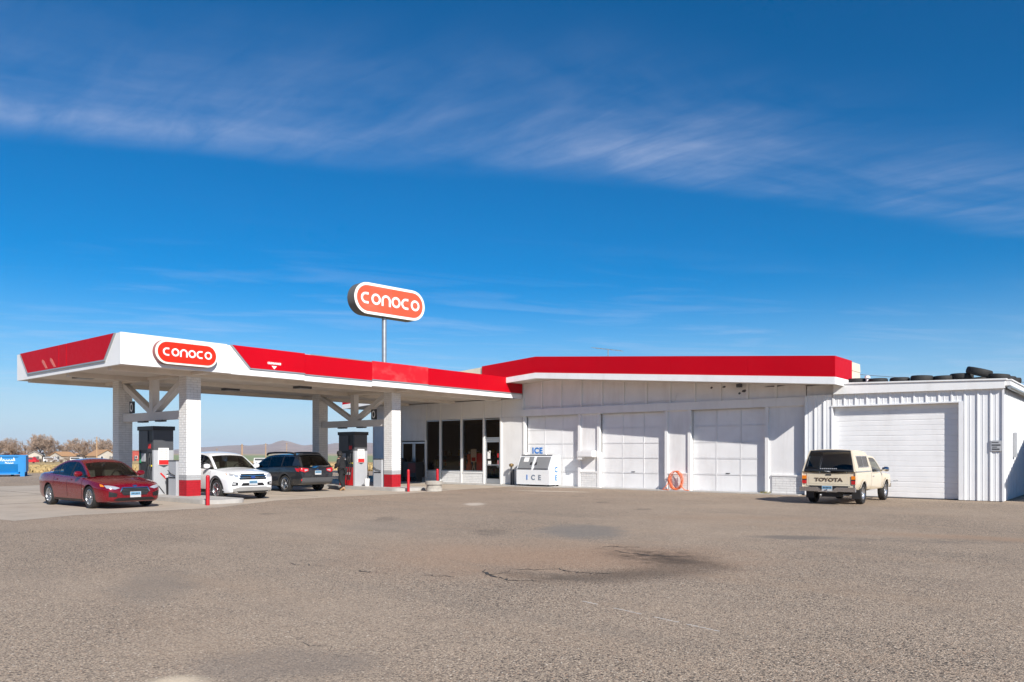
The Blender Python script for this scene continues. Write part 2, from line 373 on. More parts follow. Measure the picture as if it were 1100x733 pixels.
    st(blob(-9.6, 4.6, 1.6, .5, R(-30), .6, .6), .4, (.19,.16,.13))
    st(blob(-3.2, 3.2, 1.2, .35, R(60), .7, .7), .35, (.20,.17,.14))
    st(blob(.4, 7.0, 1.8, .5, R(50), .7, .7), .35, (.21,.175,.145))
    for k, (ox, oy) in enumerate(((-11.5, 20), (-14.2, 22), (-18.5, 12), (-2.0, 21), (-17.0, 24.5))):
        st(blob(ox, oy, .28, .4, R(40*k), .5, .5), .6, (.09,.075,.062), True)
    L.new(c, b.inputs['Base Color'])
    b.inputs['Roughness'].default_value = .9; b.inputs['Specular IOR Level'].default_value = .25
    bp = N.new('ShaderNodeBump'); bp.inputs['Strength'].default_value = .75; bp.inputs['Distance'].default_value = .008; bp.invert = True
    L.new(v1.outputs['Distance'], bp.inputs['Height'])
    bp2 = N.new('ShaderNodeBump'); bp2.inputs['Strength'].default_value = .35; bp2.inputs['Distance'].default_value = .05
    L.new(mid, bp2.inputs['Height']); L.new(bp.outputs[0], bp2.inputs['Normal']); L.new(bp2.outputs[0], b.inputs['Normal'])
    return m
def field():
    m, nt, b = nodes('dry_fields'); L = nt.links; N = nt.nodes
    P = N.new('ShaderNodeNewGeometry').outputs['Position']
    c = _mix(nt, _ramp(nt, _noise(nt, P, .12, 8, .7), .35, .65), (.36,.235,.10), (.50,.37,.19))
    c = _mix(nt, _ramp(nt, _noise(nt, P, 1.2, 6, .7), .5, .75), c, (.25,.175,.09))
    s = N.new('ShaderNodeSeparateXYZ'); L.new(P, s.inputs[0])
    # irrigated green field and bare strips far off, cut along field edges
    far = _ramp(nt, s.outputs[1], 185, 190)
    c = _mix(nt, far, c, (.25,.29,.15))
    far2 = _ramp(nt, s.outputs[1], 620, 640)
    c = _mix(nt, far2, c, (.40,.31,.19))
    wst = _ramp(nt, s.outputs[0], -250, -262)
    c = _mix(nt, _mul(nt, wst, _ramp(nt, s.outputs[1], 190, 180)), c, (.44,.32,.16))
    L.new(c, b.inputs['Base Color']); b.inputs['Roughness'].default_value = 1; b.inputs['Specular IOR Level'].default_value = .1
    return m
M['asphalt'] = asphalt(); M['field'] = field()
def terrain(x, y):
    d = math.hypot(x, y); t = min(max((d-85)/130, 0), 1); return -.03-1.6*t*t*(3-2*t)
mb = MB(); rings = [0, 20, 40, 60, 72, 80, 88, 96, 106, 118, 132, 150, 170, 195, 225, 270, 340, 460, 700, 1200, 2500, 5000, 9000]
NA = 96
rows = [[(r*math.cos(2*math.pi*k/NA), r*math.sin(2*math.pi*k/NA), terrain(r, 0)) for k in range(NA+1)] for r in rings[1:]]
mb.grid(rows); o = mb.build('ground', M['field'], fix=True); tag(o, kind='structure')
# the lot, a chip-sealed sheet with a ragged edge
edge = []
def run(a, b, n):
    for i in range(n):
        t = i/n; edge.append((lerp(a[0], b[0], t)+random.uniform(-.5, .5), lerp(a[1], b[1], t)+random.uniform(-.5, .5)))
run((-74, -40), (60, -40), 20); run((60, -40), (60, 47), 16); run((60, 47), (-70, 47), 60); run((-70, 47), (-74, -40), 50)
mb = MB(); mb.add([(x, y, 0) for x, y in edge], [tuple(range(len(edge)))])
lot = mb.build('parking_lot', M['asphalt'], fix=True); tag(lot, kind='structure')
M['apron'] = mat('concrete_apron', (.44,.365,.285), .85, dirt=(.27,.22,.175), dirt_amt=.6, var=.14, vscale=.7, bump=.3, bscale=20)
mb = MB(); pts = [(-44, 4.6)]+[(lerp(-44, -21.3, t), lerp(4.6, 6.9, t)+random.uniform(-.12, .12)) for t in (.3, .6, .8, 1)]+[(-21.9+random.uniform(-.15, .15), y) for y in (8.5, 10.5, 12.5)]+[(-23.6+random.uniform(-.15, .15), y) for y in (15.5, 18, 20, 22)]+[(-24.2, 26), (-24.2, 30.2), (-44, 30.2)]
mb.add([(x, y, .004) for x, y in pts], [tuple(range(len(pts)))])
apron = mb.build('concrete_apron', M['apron'], fix=True); tag(apron, kind='structure')
M['joint'] = mat('pavement_joint', (.05,.045,.04), .95, var=.3)
mb = MB()
for y in (12, 18, 25): mb.box(-43.8, -24.4, y, y+.025, .004, .008)
for x in (-38, -33.9, -28.5): mb.box(x, x+.025, 7.5, 30, .004, .0084)
mb.build('slab_joint', M['joint'], apron)
# concrete walk along the shop and garage
mb = MB()
pts = [(-36.6, 29.5), (-24.4, 29.7), (-20, 30.25), (-10.6, 30.4), (-10.6, 31.3), (-36.6, 31.3)]
mb.prism(pts, .03, T(0, 0, 0)); walk = mb.build('walkway', M['concrete']); tag(walk, kind='structure')
# cracks: narrow irregular slits with broken edges
def crack(pts, w):
    mb = MB(); P = []
    for (x0, y0), (x1, y1) in zip(pts, pts[1:]):
        for i in range(7): t = i/7; P.append((lerp(x0, x1, t)+random.uniform(-.07, .07), lerp(y0, y1, t)+random.uniform(-.07, .07)))
    P.append(pts[-1]); a = []; b = []
    for i, p in enumerate(P):
        q = P[min(i+1, len(P)-1)]; r = P[max(i-1, 0)]; d = Vector((q[0]-r[0], q[1]-r[1])); d.normalize()
        k = w*random.uniform(.15, 1)*math.sin(math.pi*min(max(i/len(P), .04), .96))**.4
        a.append((p[0]-d.y*k, p[1]+d.x*k, .004)); b.append((p[0]+d.y*k*.6, p[1]-d.x*k*.6, .004))
    mb.grid([a, b]); mb.build('pavement_crack', M['joint'], lot, fix=True)
crack([(-9.9, 6.8), (-9.3, 7.0)], .025); crack([(-8.75, 7.0), (-8.1, 7.1)], .03); crack([(-7.6, 7.35), (-7.2, 7.5)], .035)
crack([(-7.25, 8.2), (-6.85, 7.85), (-6.45, 7.75), (-6.05, 7.95)], .045); crack([(-6.85, 7.85), (-6.95, 8.5), (-6.5, 8.9)], .02)
crack([(-6.6, 9.0), (-6.1, 8.8), (-5.7, 9.1)], .03); crack([(-7.0, 11.2), (-6.3, 11.0), (-5.8, 11.2)], .04); crack([(-7.4, 11.6), (-6.9, 11.9)], .03)
crack([(-5.9, 3.9), (-5.5, 4.1), (-5.0, 4.0)], .006)
M['line'] = mat('worn_white_line', (.50,.45,.40), .8, dirt=(.22,.19,.165), dirt_amt=1, var=.3, vscale=12)
mb = MB()
for i in range(26):
    if random.random() < .3: continue
    t = i/26; x, y = lerp(-4.96, -2.9, t), lerp(7.17, 6.7, t); mb.box(x, x+.06, y-.012, y+.012, .001, .004)
mb.build('worn_line', M['line'], lot)
# unseen brown bank added behind the viewer for its reflection in the shop glass
mb = MB(); xs_ = [-260+10*i for i in range(34)]; rows = []
for y, fr in ((-56, 0), (-62, .35), (-68, .75), (-74, 1), (-86, 1), (-100, 0)):
    rows.append([(x, y+3*noise.noise(Vector((x*.03, 7, 0))), -.1+fr*(11+2.5*noise.noise(Vector((x*.035, y*.02, 2))))) for x in xs_])
M['bank'] = mat('reflection_brown', (.22,.14,.075), .95, var=.4, vscale=.25)
mb.grid(rows); tag(mb.build('reflection_bank', M['bank'], smooth=60, fix=True), kind='structure')
# far road, hills
M['road'] = mat('far_road', (.06,.06,.062), .9)
mb = MB(); a = [at(p, 104) for p in range(-500, 221, 40)]; b = [at(p, 112) for p in range(-500, 221, 40)]
mb.grid([[(x, y, terrain(x, y)+.12) for x, y in a], [(x, y, terrain(x, y)+.12) for x, y in b]]); tag(mb.build('road', M['road'], fix=True), kind='structure')
def hills():
    m, nt, b = nodes('desert_hills'); P = nt.nodes.new('ShaderNodeNewGeometry').outputs['Position']
    c = _mix(nt, _ramp(nt, _noise(nt, P, .004, 8, .65), .35, .65), (.26,.165,.12), (.36,.25,.18))
    c = _mix(nt, _ramp(nt, _noise(nt, P, .012, 6, .7), .5, .7), c, (.16,.12,.09)); nt.links.new(c, b.inputs['Base Color']); b.inputs['Roughness'].default_value = 1; return m
M['hills'] = hills()
prof = [(-200,2),(60,2),(150,3),(185,4),(200,6),(225,7.5),(243,9),(256,9.6),(268,9),(281,10.4),(290,10),(297,13),(303,14.4),(309,13.5),(318,10.5),(326,8.5),(334,9.5),(345,11),(352,10),(362,11.5),(372,10.8),(385,11),(395,12.2),(408,11),(430,9.5),(470,10.5),(520,9),(620,12),(800,9),(1000,12),(1300,10)]
def hp(px):
    for (a, ha), (b, hb) in zip(prof, prof[1:]):
        if a <= px <= b: return lerp(ha, hb, (px-a)/(b-a))
    return 8
mb = MB(); rows = []
pxs = [x for x in range(-200, 1301, 4)]
for k, (Z, fr) in enumerate([(4300, 0), (4700, .10), (5000, .22), (5300, .36), (5600, .55), (5850, .74), (6050, .9), (6250, 1), (6700, .8)]):
    row = []
    for px in pxs:
        x, y = at(px, Z); h = hp(px)/FOC*6250
        n = noise.fractal(Vector((x*.0022, y*.0022, 1.3)), .9, 2.1, 6)
        row.append((x, y, -2.2+max(0, h*fr*(1+.22*n*(1 if fr < 1 else .25))+(6*n*math.sin(math.pi*fr)))))
    rows.append(row)
mb.grid(rows); tag(mb.build('hills', M['hills'], smooth=60, fix=True), kind='structure')
# ------------------------------------------------------------------ service station building
FY = 31.0                                   # facade plane
RIDGE, RZ = -22.94, 5.27                    # gable ridge, underside of the fascia there
def zb(x): return RZ-.0768*(x-RIDGE) if x > RIDGE else RZ+.0655*(x-RIDGE)
GL, GR, GY = -37.7, -9.0, 29.6              # gable ends and plane of the front fascia
bld = thing('service_station', 'long white shop and garage building under a low red gable fascia', 'building', (-23, FY, 0))
def part(mb, name, m, parent=bld, **k): return mb.build(name, m, parent, world=True, **k)

# wall behind everything (openings left free)
mb = MB()
mb.box(-36.45, -33.95, FY, FY+.2, 0, 4.44)
mb.box(-33.95, -31.85, FY, FY+.2, 2.36, 4.44)
mb.box(-31.85, -24.81, FY, FY+.2, 3.52, 4.44)
mb.box(-26.19, -24.81, FY, FY+.2, 0, 3.52)
mb.box(-36.45, -36.25, FY+.2, 44, 0, 4.3); mb.box(-10.7, -10.5, FY+.2, 44, 0, 4.2); mb.box(-36.45, -10.5, 44, 44.2, 0, 4.2)
part(mb, 'shop_wall', M['white_wall'])
for a, b in ((-24.81, -24.63), (-21.27, -20.23), (-16.63, -15.46), (-12.03, -10.48)):
    mb = MB(); mb.box(a, b, FY, FY+.3, 0, 3.6); part(mb, 'pier_wall', M['white_wall'])
mb = MB(); mb.box(-10.47, -9.06, FY+.02, FY+.2, 3.8, 4.3); part(mb, 'wall_sheet', M['white_wall'])
# gable boarding above the beam: one sheet and one batten at a time
xs = [-24.79+1.19*i for i in range(13)]; xs[-1] = -10.5
for i, (a, b) in enumerate(zip(xs, xs[1:])):
    pl = [(a+.004, 3.7), (b-.004, 3.7), (b-.004, zb(b)+.1), (a+.004, zb(a)+.1)]
    if a < RIDGE < b: pl = pl[:3]+[(RIDGE, RZ+.1)]+pl[3:]
    mb = MB(); mb.prism(pl, .05, T(0, FY+.05+random.uniform(0, .006), 0) @ FRONT); part(mb, 'wall_sheet', M['white_wall'])
    mb = MB(); mb.prism([(a-.05, 3.85), (a+.05, 3.85), (a+.05, zb(a)+.05), (a-.05, zb(a)+.05)], .045, T(0, FY-.002, 0) @ FRONT); part(mb, 'batten', M['white'])
mb = MB(); mb.box(-24.95, -10.35, FY-.13, FY+.02, 3.53, 3.87); part(mb, 'beam', M['white'])
# shop: sheets and battens above the glazing
xs = [-36.45, -35.2, -33.95, -31.86, -30.72, -29.1, -27.46, -26.28, -24.81]
for i, (a, b) in enumerate(zip(xs, xs[1:])):
    mb = MB(); mb.box(a+.004, b-.004, FY-.04-random.uniform(0, .005), FY, 3.52, 4.46); part(mb, 'wall_sheet', M['white_wall'])
    mb = MB(); mb.box(a-.04 if i else a, a+.04, FY-.075, FY-.046, 0 if a < -34 else 2.4, 4.46); part(mb, 'batten', M['white'])
mb = MB(); mb.box(-36.45, -33.99, FY-.04, FY, .05, 3.5); part(mb, 'wall_sheet', M['white_wall'])
mb = MB(); mb.box(-33.9, -31.9, FY-.04, FY, 2.42, 3.5); part(mb, 'wall_sheet', M['white_wall'])
mb = MB(); mb.box(-26.2, -24.85, FY-.04, FY, .05, 3.5); part(mb, 'wall_sheet', M['white_wall'])
# brick
def bricks(x0, x1, y0, y1, z0, z1, h=.085, l=.29, j=.010, inset=.012, faces='-y+x-x+y'):
    """courses of separate bricks round a pier or along a wall"""
    mb = MB(); n = max(1, round((z1-z0)/h)); h = (z1-z0)/n
    for k in range(n):
        za, zb_ = z0+k*h+j/2, z0+(k+1)*h-j/2; off = (k % 2)*l/2
        for ax in (0, 1):
            a0, a1 = (x0, x1) if ax == 0 else (y0, y1)
            p = a0-off
            while p < a1-.002:
                q0, q1 = max(p, a0)+j/2, min(p+l, a1)-j/2
                p += l
                if q1-q0 < .03: continue
                d = random.uniform(0, .004)
                if ax == 0:
                    mb.box(q0, q1, y0-d, y0+.05, za, zb_)
                    if '+y' in faces: mb.box(q0, q1, y1-.05, y1+d, za, zb_)
                elif k % 2 or True:
                    if '+x' in faces: mb.box(x1-.05, x1+d, q0, q1, za, zb_)
                    if '-x' in faces: mb.box(x0-d, x0+.05, q0, q1, za, zb_)
    return mb
def plinth(a, b, top, y=FY):
    p = bricks(a, b, y-.05, y+.1, .03, top, h=.095, l=.3, faces='-y+x'); o = part(p, 'brick_plinth', M['brick_white']); o['kind'] = 'stuff'
    mb = MB(); mb.box(a+.01, b-.01, y-.035, y+.09, .03, top-.01); part(mb, 'mortar_bed', M['mortar'], o)
    mb = MB(); mb.box(a-.01, b+.01, y-.08, y+.1, top, top+.07); part(mb, 'sill', M['white'], o)
plinth(-21.2, -20.3, .72); plinth(-16.5, -15.6, .72); plinth(-11.85, -10.55, .72)
for a, b in ((-31.8, -30.75), (-30.6, -29.12), (-29.0, -27.5)): plinth(a, b, .58)
# pier posts beside the doors
for x in (-24.72, -21.3, -20.2, -16.62, -15.5, -12.06):
    mb = MB(); mb.box(x-.07, x+.07, FY-.07, FY+.16, .03, 3.55); part(mb, 'door_post', M['white'])
# overhead garage doors, 3 x 5 raised-frame panels
def garage_door(a, b, note):
    y = FY+.15
    mb = MB(); mb.box(a, b, y, y+.05, .03, 3.55); d = part(mb, 'garage_door', M['white_door']); d['label'] = note
    cols, rws = 3, 5; w = (b-a)/cols; h = 3.45/rws
    for i in range(cols):
        for k in range(rws):
            mb = MB(); x0 = a+i*w; z0 = .05+k*h
            e = .03; t = random.uniform(-.003, .003)
            mb.box(x0+e, x0+w-e, y-.012+t, y, z0+e, z0+h-e); part(mb, 'panel', M['white_door'], d)
    for k in range(rws+1):
        mb = MB(); z0 = .05+k*h; mb.box(a, b, y-.028, y-.001, z0-.016, z0+.016); part(mb, 'rail', M['white_door'], d)
    for i in range(cols+1):
        mb = MB(); x0 = a+i*w; mb.box(max(a, x0-.018), min(b, x0+.018), y-.025, y-.0015, .05, 3.5); part(mb, 'stile', M['white_door'], d)
    mb = MB(); mb.box(a, b, y-.03, y+.05, .005, .03); part(mb, 'bottom_seal', M['dark'], d)
    mb = MB(); mb.box(a-.02, b+.02, y+.06, y+.08, 0, 3.6); part(mb, 'dark_backing', M['black'], d)
garage_door(-24.6, -21.33, 'white panelled garage door half hidden by the ice chest')
garage_door(-20.1, -16.72, 'middle white panelled garage door')
garage_door(-15.4, -12.16, 'white panelled garage door beside the cream pickup')
mb = MB()
for x in (-24.62, -20.12): mb.box(x-.03, x+.01, FY+.1, FY+.14, 1.7, 3.5)
part(mb, 'door_gap', M['black'])
for x in (-23.0, -18.4, -13.8):
    mb = MB(); mb.box(x-.09, x+.09, FY+.10, FY+.125, .78, .81); part(mb, 'door_pull', M['dark_panel'])
mb = MB(); mb.tube([(-10.25, FY-.09, .05), (-10.25, FY-.09, 3.85)], .035, 8); part(mb, 'downpipe', M['white'], smooth=50)
mb = MB(); mb.tube([(-24.3, FY-.03, 3.97), (-16.2, FY-.03, 3.97), (-16.1, FY-.03, 4.3)], .014, 5); part(mb, 'conduit', M['white'], smooth=50)
fl = thing('flood_light', 'small dark floodlight high on the gable boarding above the right garage door', 'light', (-13.2, FY-.05, 4.45))
mb = MB(); mb.box(-.10, .10, -.16, -.02, -.06, .08); mb.build('lamp_head', M['dark_panel'], fl)
mb = MB(); mb.box(-.02, .02, -.06, .05, .08, .14); mb.build('bracket', M['dark_panel'], fl)
# roof and fascia
roof = [(GL+.05, zb(GL)+.95), (RIDGE, RZ+.95), (GR-.05, zb(GR)+.95), (GR-.05, zb(GR)+.03), (RIDGE, RZ+.03), (GL+.05, zb(GL)+.03)]
mb = MB(); mb.prism(roof, 2.0, T(0, 31.75, 0) @ FRONT); part(mb, 'roof_overhang', M['soffit'])
back = [(GL+.3, zb(GL)+.75), (RIDGE, RZ+.75), (-10.4, zb(-10.4)+.75), (-10.4, zb(-10.4)+.1), (RIDGE, RZ+.1), (GL+.3, zb(GL)+.1)]
mb = MB(); mb.prism(back, 12.6, T(0, 44.4, 0) @ FRONT); part(mb, 'roof', M['soffit'])
def fascia_run(a, b, m_red, red=True):
    za, zb2 = zb(a), zb(b)
    if red:
        mb = MB(); mb.prism([(a+.003, za+.27), (b-.003, zb2+.27), (b-.003, zb2+1.05), (a+.003, za+1.05)], .09, T(0, GY+.09, 0) @ FRONT); part(mb, 'red_fascia_panel', m_red)
    mb = MB(); mb.prism([(a, za), (b, zb2), (b, zb2+.268), (a, za+.268)], .12, T(0, GY+.1, 0) @ FRONT); part(mb, 'white_trim', M['white_fascia'])
for a, b in ((-37.7, -33.8), (-26.4, RIDGE), (RIDGE, -19.3), (-19.3, -15.7), (-15.7, -12.3), (-12.3, GR)): fascia_run(a, b, M['red'])
fascia_run(-33.8, -30, M['red'], False); fascia_run(-30, -26.4, M['red'], False)
mb = MB(); mb.prism([(-33.8, zb(-33.8)+.3), (-26.42, zb(-26.42)+.3), (-26.42, zb(-26.42)+1.02), (-33.8, zb(-33.8)+1.02)], .08, T(0, GY+.16, 0) @ FRONT); part(mb, 'beige_parapet', M['beige'])
z0 = zb(GR)
mb = MB(); mb.box(GR-.05, GR+.03, GY+.003, 31.7, z0+.272, z0+1.047); part(mb, 'red_fascia_panel', M['red'])
mb = MB(); mb.box(GR-.05, GR+.045, GY-.01, 31.7, z0-.002, z0+.266); part(mb, 'white_trim', M['white_fascia'])
for k in range(3):
    mb = MB(); za = z0+.02+k*.34; mb.prism([(0, 0), (.035, 0), (.012, .335), (0, .335)], 1.35, T(GR-.06, 33.05, za) @ FRONT); part(mb, 'lap_board', M['beige'])
mb = MB(); mb.box(GR-1.4, GR-.065, 31.72, 33.04, z0+.02, z0+1.02); part(mb, 'parapet_core', M['beige'])
# scuffs on a gable sheet: bare patches
for x, z, w, h in ((-14.55, 4.42, .12, .08), (-14.0, 4.43, .16, .07), (-13.15, 4.2, .22, .10), (-13.3, 4.12, .12, .08), (-12.2, 4.36, .9, .03)):
    mb = MB(); mb.prism([(x, z), (x+w*.6, z-.02), (x+w, z+h*.4), (x+w*.7, z+h), (x+w*.2, z+h*.8)], .004, T(0, FY-.0005, 0) @ FRONT); part(mb, 'bare_patch', M['dark_panel'])

# glazing
def window(a, b, z0, z1):
    f = .05; y = FY
    mb = MB(); mb.box(a, a+f, y-.05, y+.08, z0, z1); mb.box(b-f, b, y-.05, y+.08, z0, z1); mb.box(a+f, b-f, y-.048, y+.08, z0, z0+f); mb.box(a+f, b-f, y-.048, y+.08, z1-f, z1)
    o = part(mb, 'window', M['alu'])
    mb = MB(); mb.add([(a+f, y+.012, z0+f), (b-f, y+.012, z0+f), (b-f, y+.012, z1-f), (a+f, y+.012, z1-f)], [(0, 1, 2, 3)]); part(mb, 'pane', M['store_glass'], o); return o
window(-31.84, -30.76, .66, 3.5); window(-30.66, -29.14, .66, 3.5); window(-29.04, -27.5, .66, 3.5)
window(-27.4, -26.3, 2.44, 3.48)
for x in (-31.87, -30.71, -29.09, -27.45, -26.25):
    mb = MB(); mb.box(x-.05, x+.05, FY-.09, FY+.05, .03, 3.52); part(mb, 'mullion', M['white'])
def glazed_door(a, b, z1, name='entrance_door'):
    y = FY; f = .09
    mb = MB(); mb.box(a, a+f, y-.02, y+.05, .04, z1); mb.box(b-f, b, y-.02, y+.05, .04, z1); mb.box(a+f, b-f, y-.018, y+.048, .04, .3); mb.box(a+f, b-f, y-.018, y+.048, z1-.1, z1); mb.box(a+f, b-f, y-.03, y+.05, 1.0, 1.06)
    o = part(mb, name, M['alu'])
    mb = MB(); mb.add([(a+f, y+.012, .3), (b-f, y+.012, .3), (b-f, y+.012, z1-.1), (a+f, y+.012, z1-.1)], [(0, 1, 2, 3)]); part(mb, 'pane', M['store_glass'], o)
    mb = MB(); mb.tube([(b-f-.05, y-.06, .9), (b-f-.05, y-.06, 1.3)], .015, 6); part(mb, 'handle', M['steel'], o); return o
ed = glazed_door(-27.38, -26.32, 2.33)
mb = MB(); mb.box(-27.4, -26.3, FY-.03, FY+.06, 2.335, 2.435); part(mb, 'door_head', M['alu'])
glazed_door(-33.9, -32.92, 2.3); glazed_door(-32.88, -31.92, 2.3)
for x, z, w, h, m in ((-27.25, 1.35, .2, .38, 'paper'), (-27.22, .98, .22, .26, 'paper'), (-26.56, 1.42, .14, .22, 'red_print'), (-26.55, 1.05, .13, .22, 'red_print'), (-27.15, 1.68, .12, .1, 'paper')):
    mb = MB(); mb.box(x, x+w, FY+.002, FY+.008, z, z+h); part(mb, 'door_notice', M[m], ed)
# room behind the glass
mb = MB()
mb.box(-36.2, -24.7, 31.25, 39, 0, .02); part(mb, 'shop_floor', M['int_floor'])
mb = MB(); mb.box(-36.2, -24.7, 38.9, 39, .02, 3.6); mb.box(-24.8, -24.7, 31.25, 38.9, .02, 3.6); mb.box(-36.2, -24.8, 31.25, 38.9, 3.6, 3.66); part(mb, 'shop_interior_wall', M['interior'])
mb = MB()
for x in (-33.4, -31.2, -29.2): mb.box(x, x+.9, 33.2, 36.5, .02, 1.5)
sh = part(mb, 'shop_shelving', M['dark_panel'])
goods = [mat('goods_%s' % n, c_, .5) for n, c_ in (('red', (.5,.03,.02)), ('yellow', (.6,.42,.05)), ('white', (.7,.68,.6)), ('blue', (.05,.14,.4)), ('brown', (.35,.18,.07)))]
rg = random.Random(3); mb = MB()
for i in range(150):
    x = rg.choice((-33.4, -31.2, -29.2))+rg.uniform(-.1, .9); y = rg.uniform(33.0, 36.3); z = rg.choice((.4, .9, 1.5)); w = rg.uniform(.06, .16)
    mb.box(x, x+w, 33.02 if z < 1.4 else y, (33.19 if z < 1.4 else y+.15), z, z+rg.uniform(.15, .38), rg.randrange(5))
q = part(mb, 'shelf_goods', goods, sh); q['kind'] = 'stuff'

# things in and before the shop front
o = thing('display_cabinet', 'red cabinet standing inside the window next to the entrance door', 'cabinet', (-27.85, 31.26, .02))
mb = MB(); mb.box(-.24, .24, -.2, .2, 0, 1.62); mb.build('body', M['pump_red'], o)
mb = MB(); mb.box(-.2, .2, -.215, -.201, .7, 1.55); mb.build('door_panel', M['red_print'], o)
o = thing('poster_stand', 'folding stand with a framed poster behind the shop window', 'stand', (-28.35, 31.14, .02))
mb = MB(); mb.bar((-.35, 0, 0), (.05, 0, 1.15), .05, .05); mb.bar((.25, 0, 0), (-.02, 0, 1.15), .05, .05); mb.bar((-.2, .02, .45), (.18, .02, .45), .04, .04); mb.build('legs', M['paper'], o)
mb = MB(); mb.box(-.2, .2, -.03, .01, 1.15, 1.85); q = mb.build('poster_board', M['paper'], o)
mb = MB(); mb.box(-.14, .14, -.037, -.031, 1.2, 1.4); mb.build('printed_panel', M['red_print'], q)
o = thing('window_bottle', 'small orange bottle on show behind the shop window', 'bottle', (-28.78, 31.24, .02))
mb = MB(); mb.lathe([(0, 0), (.16, 0), (.16, 1.0), (.1, 1.05), (.07, 1.25), (.12, 1.3), (.12, 1.55), (0, 1.6)], 10); mb.build('body', M['orange'], o, smooth=40)
mb = MB(); mb.lathe([(0, 1.6), (.06, 1.6), (.05, 1.72), (0, 1.74)], 8); mb.build('cap', M['paper'], o)
o = thing('trash_can', 'black lidded trash can against the double glass doors', 'trash can', (-33.45, 30.55, .03))
mb = MB(); mb.lathe([(0, 0), (.30, 0), (.34, .95), (0, .95)], 16); mb.build('body', M['dark'], o, smooth=40)
mb = MB(); mb.lathe([(.36, .95), (.36, 1.02), (.25, 1.3), (0, 1.36)], 16); mb.build('lid', M['pump_black'], o, smooth=40)
mb = MB(); mb.box(-.12, .16, -.36, -.33, .55, .85); mb.build('notice', M['paper'], o)
o = thing('newspaper_box', 'dark newspaper vending box on legs by the double glass doors', 'vending box', (-32.55, 30.6, .03))
mb = MB(); mb.box(-.55, .55, -.3, .3, .25, 1.12); mb.build('body', M['dark'], o)
mb = MB(); mb.box(-.1, .5, -.315, -.301, .5, 1.05); mb.build('front_panel', mat('dark_red_panel', (.14,.02,.015), .5), o)
for x in (-.45, .45):
    mb = MB(); mb.box(x-.06, x+.06, -.2, .2, 0, .25); mb.build('leg', M['dark'], o)
# ice merchandiser
o = thing('ice_chest', 'white slant-front ice chest with two grey doors and ICE lettering', 'ice chest', (-23.42, 30.45, .03))
hw, dep = 1.02, .45
side = [(-dep, .08), (dep, .08), (dep, 1.52), (-.10, 1.52), (-dep, .80)]
mb = MB(); mb.prism([(p[0], p[1]) for p in side], 2*hw, T(-hw, 0, 0) @ Matrix.Rotation(R(90), 4, 'Z') @ Matrix.Rotation(R(90), 4, 'X')); body = mb.build('body', M['ice_white'], o)
mb = MB()
for x in (-.95, .87):
    for y in (-.4, .32): mb.box(x, x+.08, y, y+.08, 0, .08)
mb.build('feet', M['dark'], o)
sl = Vector((0, -.10+dep, .72)).normalized(); up_ = sl; nn = Vector((0, -sl.z, sl.y))
for s_ in (-1, 1):
    MM = T(0, -dep, .80) @ Matrix((Vector((1, 0, 0)), up_, nn)).transposed().to_4x4()
    a, b = (-.93, -.09) if s_ < 0 else (.09, .93)
    mb = MB(); mb.box(a, b, .06, .70, .002, .035, 0, MM); d = mb.build('ice_door', M['ice_grey'], o)
    mb = MB(); mb.box(a-.02, b+.02, .03, .058, .002, .05, 0, MM); mb.build('drip_rail', M['dark_panel'], d)
    hx = b-.1 if s_ < 0 else a+.02
    mb = MB(); mb.box(hx, hx+.08, .26, .38, .036, .08, 0, MM); mb.build('latch', M['dark'], d)
    if s_ < 0:
        mb = MB(); mb.box(a+.25, a+.55, .42, .66, .036, .04, 0, MM); mb.build('notice', M['paper'], d)
mb = MB(); mb.box(-.95, .95, -.13, -.08, 1.50, 1.545); mb.build('hood_edge', M['dark_panel'], o)
mb = MB(); mb.box(-.45, .52, -.06, .0, 1.52, 1.95); sg = mb.build('header_sign', M['ice_white'], o)
for ch, x in zip('ICE', (-.27, -.05, .22)): put_text(ch, .40, T(x, -.066, 1.735) @ FRONT, M['ice_blue'], sg, bold=.014)
for ch, x in zip('ICE', (-.35, .03, .43)): put_text(ch, .34, T(x, -dep-.006, .42) @ FRONT, M['ice_worn'] if ch != 'I' else M['ice_blue'], body, bold=.012)
for ch, z in zip('CE', (.80, .40)): put_text(ch, .36, T(hw+.006, .1, z) @ RIGHT, mat('ice_side_blue', (.008,.16,.42), .5), body, bold=.012)
# standpipe, wall box, hose
o = thing('standpipe', 'old brass valve on a grey pipe between entrance and ice chest', 'standpipe', (-25.35, 30.7, .03))
mb = MB(); mb.tube([(0, 0, 0), (0, 0, .95)], .05, 8); mb.tube([(.14, 0, 0), (.14, 0, .8)], .05, 8); mb.build('pipe', M['dark_panel'], o, smooth=50)
mb = MB(); mb.lathe([(0, .93), (.1, .93), (.12, 1.0), (.08, 1.08), (0, 1.1)], 10); mb.tube([(-.14, 0, 1.02), (.14, 0, 1.02)], .035, 8); mb.build('valve', M['brass'], o, smooth=40)
o = thing('wall_hose_box', 'white metal box bracketed to the pier left of the middle garage door', 'wall box', (-20.75, 30.9, 1.35))
mb = MB(); mb.box(-.42, .45, -.32, .03, .12, .42); mb.build('box', M['white'], o)
mb = MB(); mb.prism([(-.42, .0), (-.2, .0), (-.2, .12), (-.42, .12)], .3, T(0, 0, 0) @ FRONT); mb.build('bracket', M['white'], o)
mb = MB(); mb.box(-.36, .4, -.333, -.321, .16, .38); mb.build('lid_plate', M['white_door'], o)
o = thing('hose_coil', 'coiled orange air hose leaning on the pier between two garage doors', 'hose', (-16.05, 30.62, .03))
mb = MB(); pts = []
for i in range(170):
    a = i*.34+.5*math.sin(i*.11); k = i/170
    pts.append(((.30+.05*math.sin(i*.37))*math.cos(a)+.07*math.sin(i*.13), .02+.16*k+.03*math.sin(i*.9), .43+.40*math.sin(a)*(1+.05*math.cos(i*.45))))
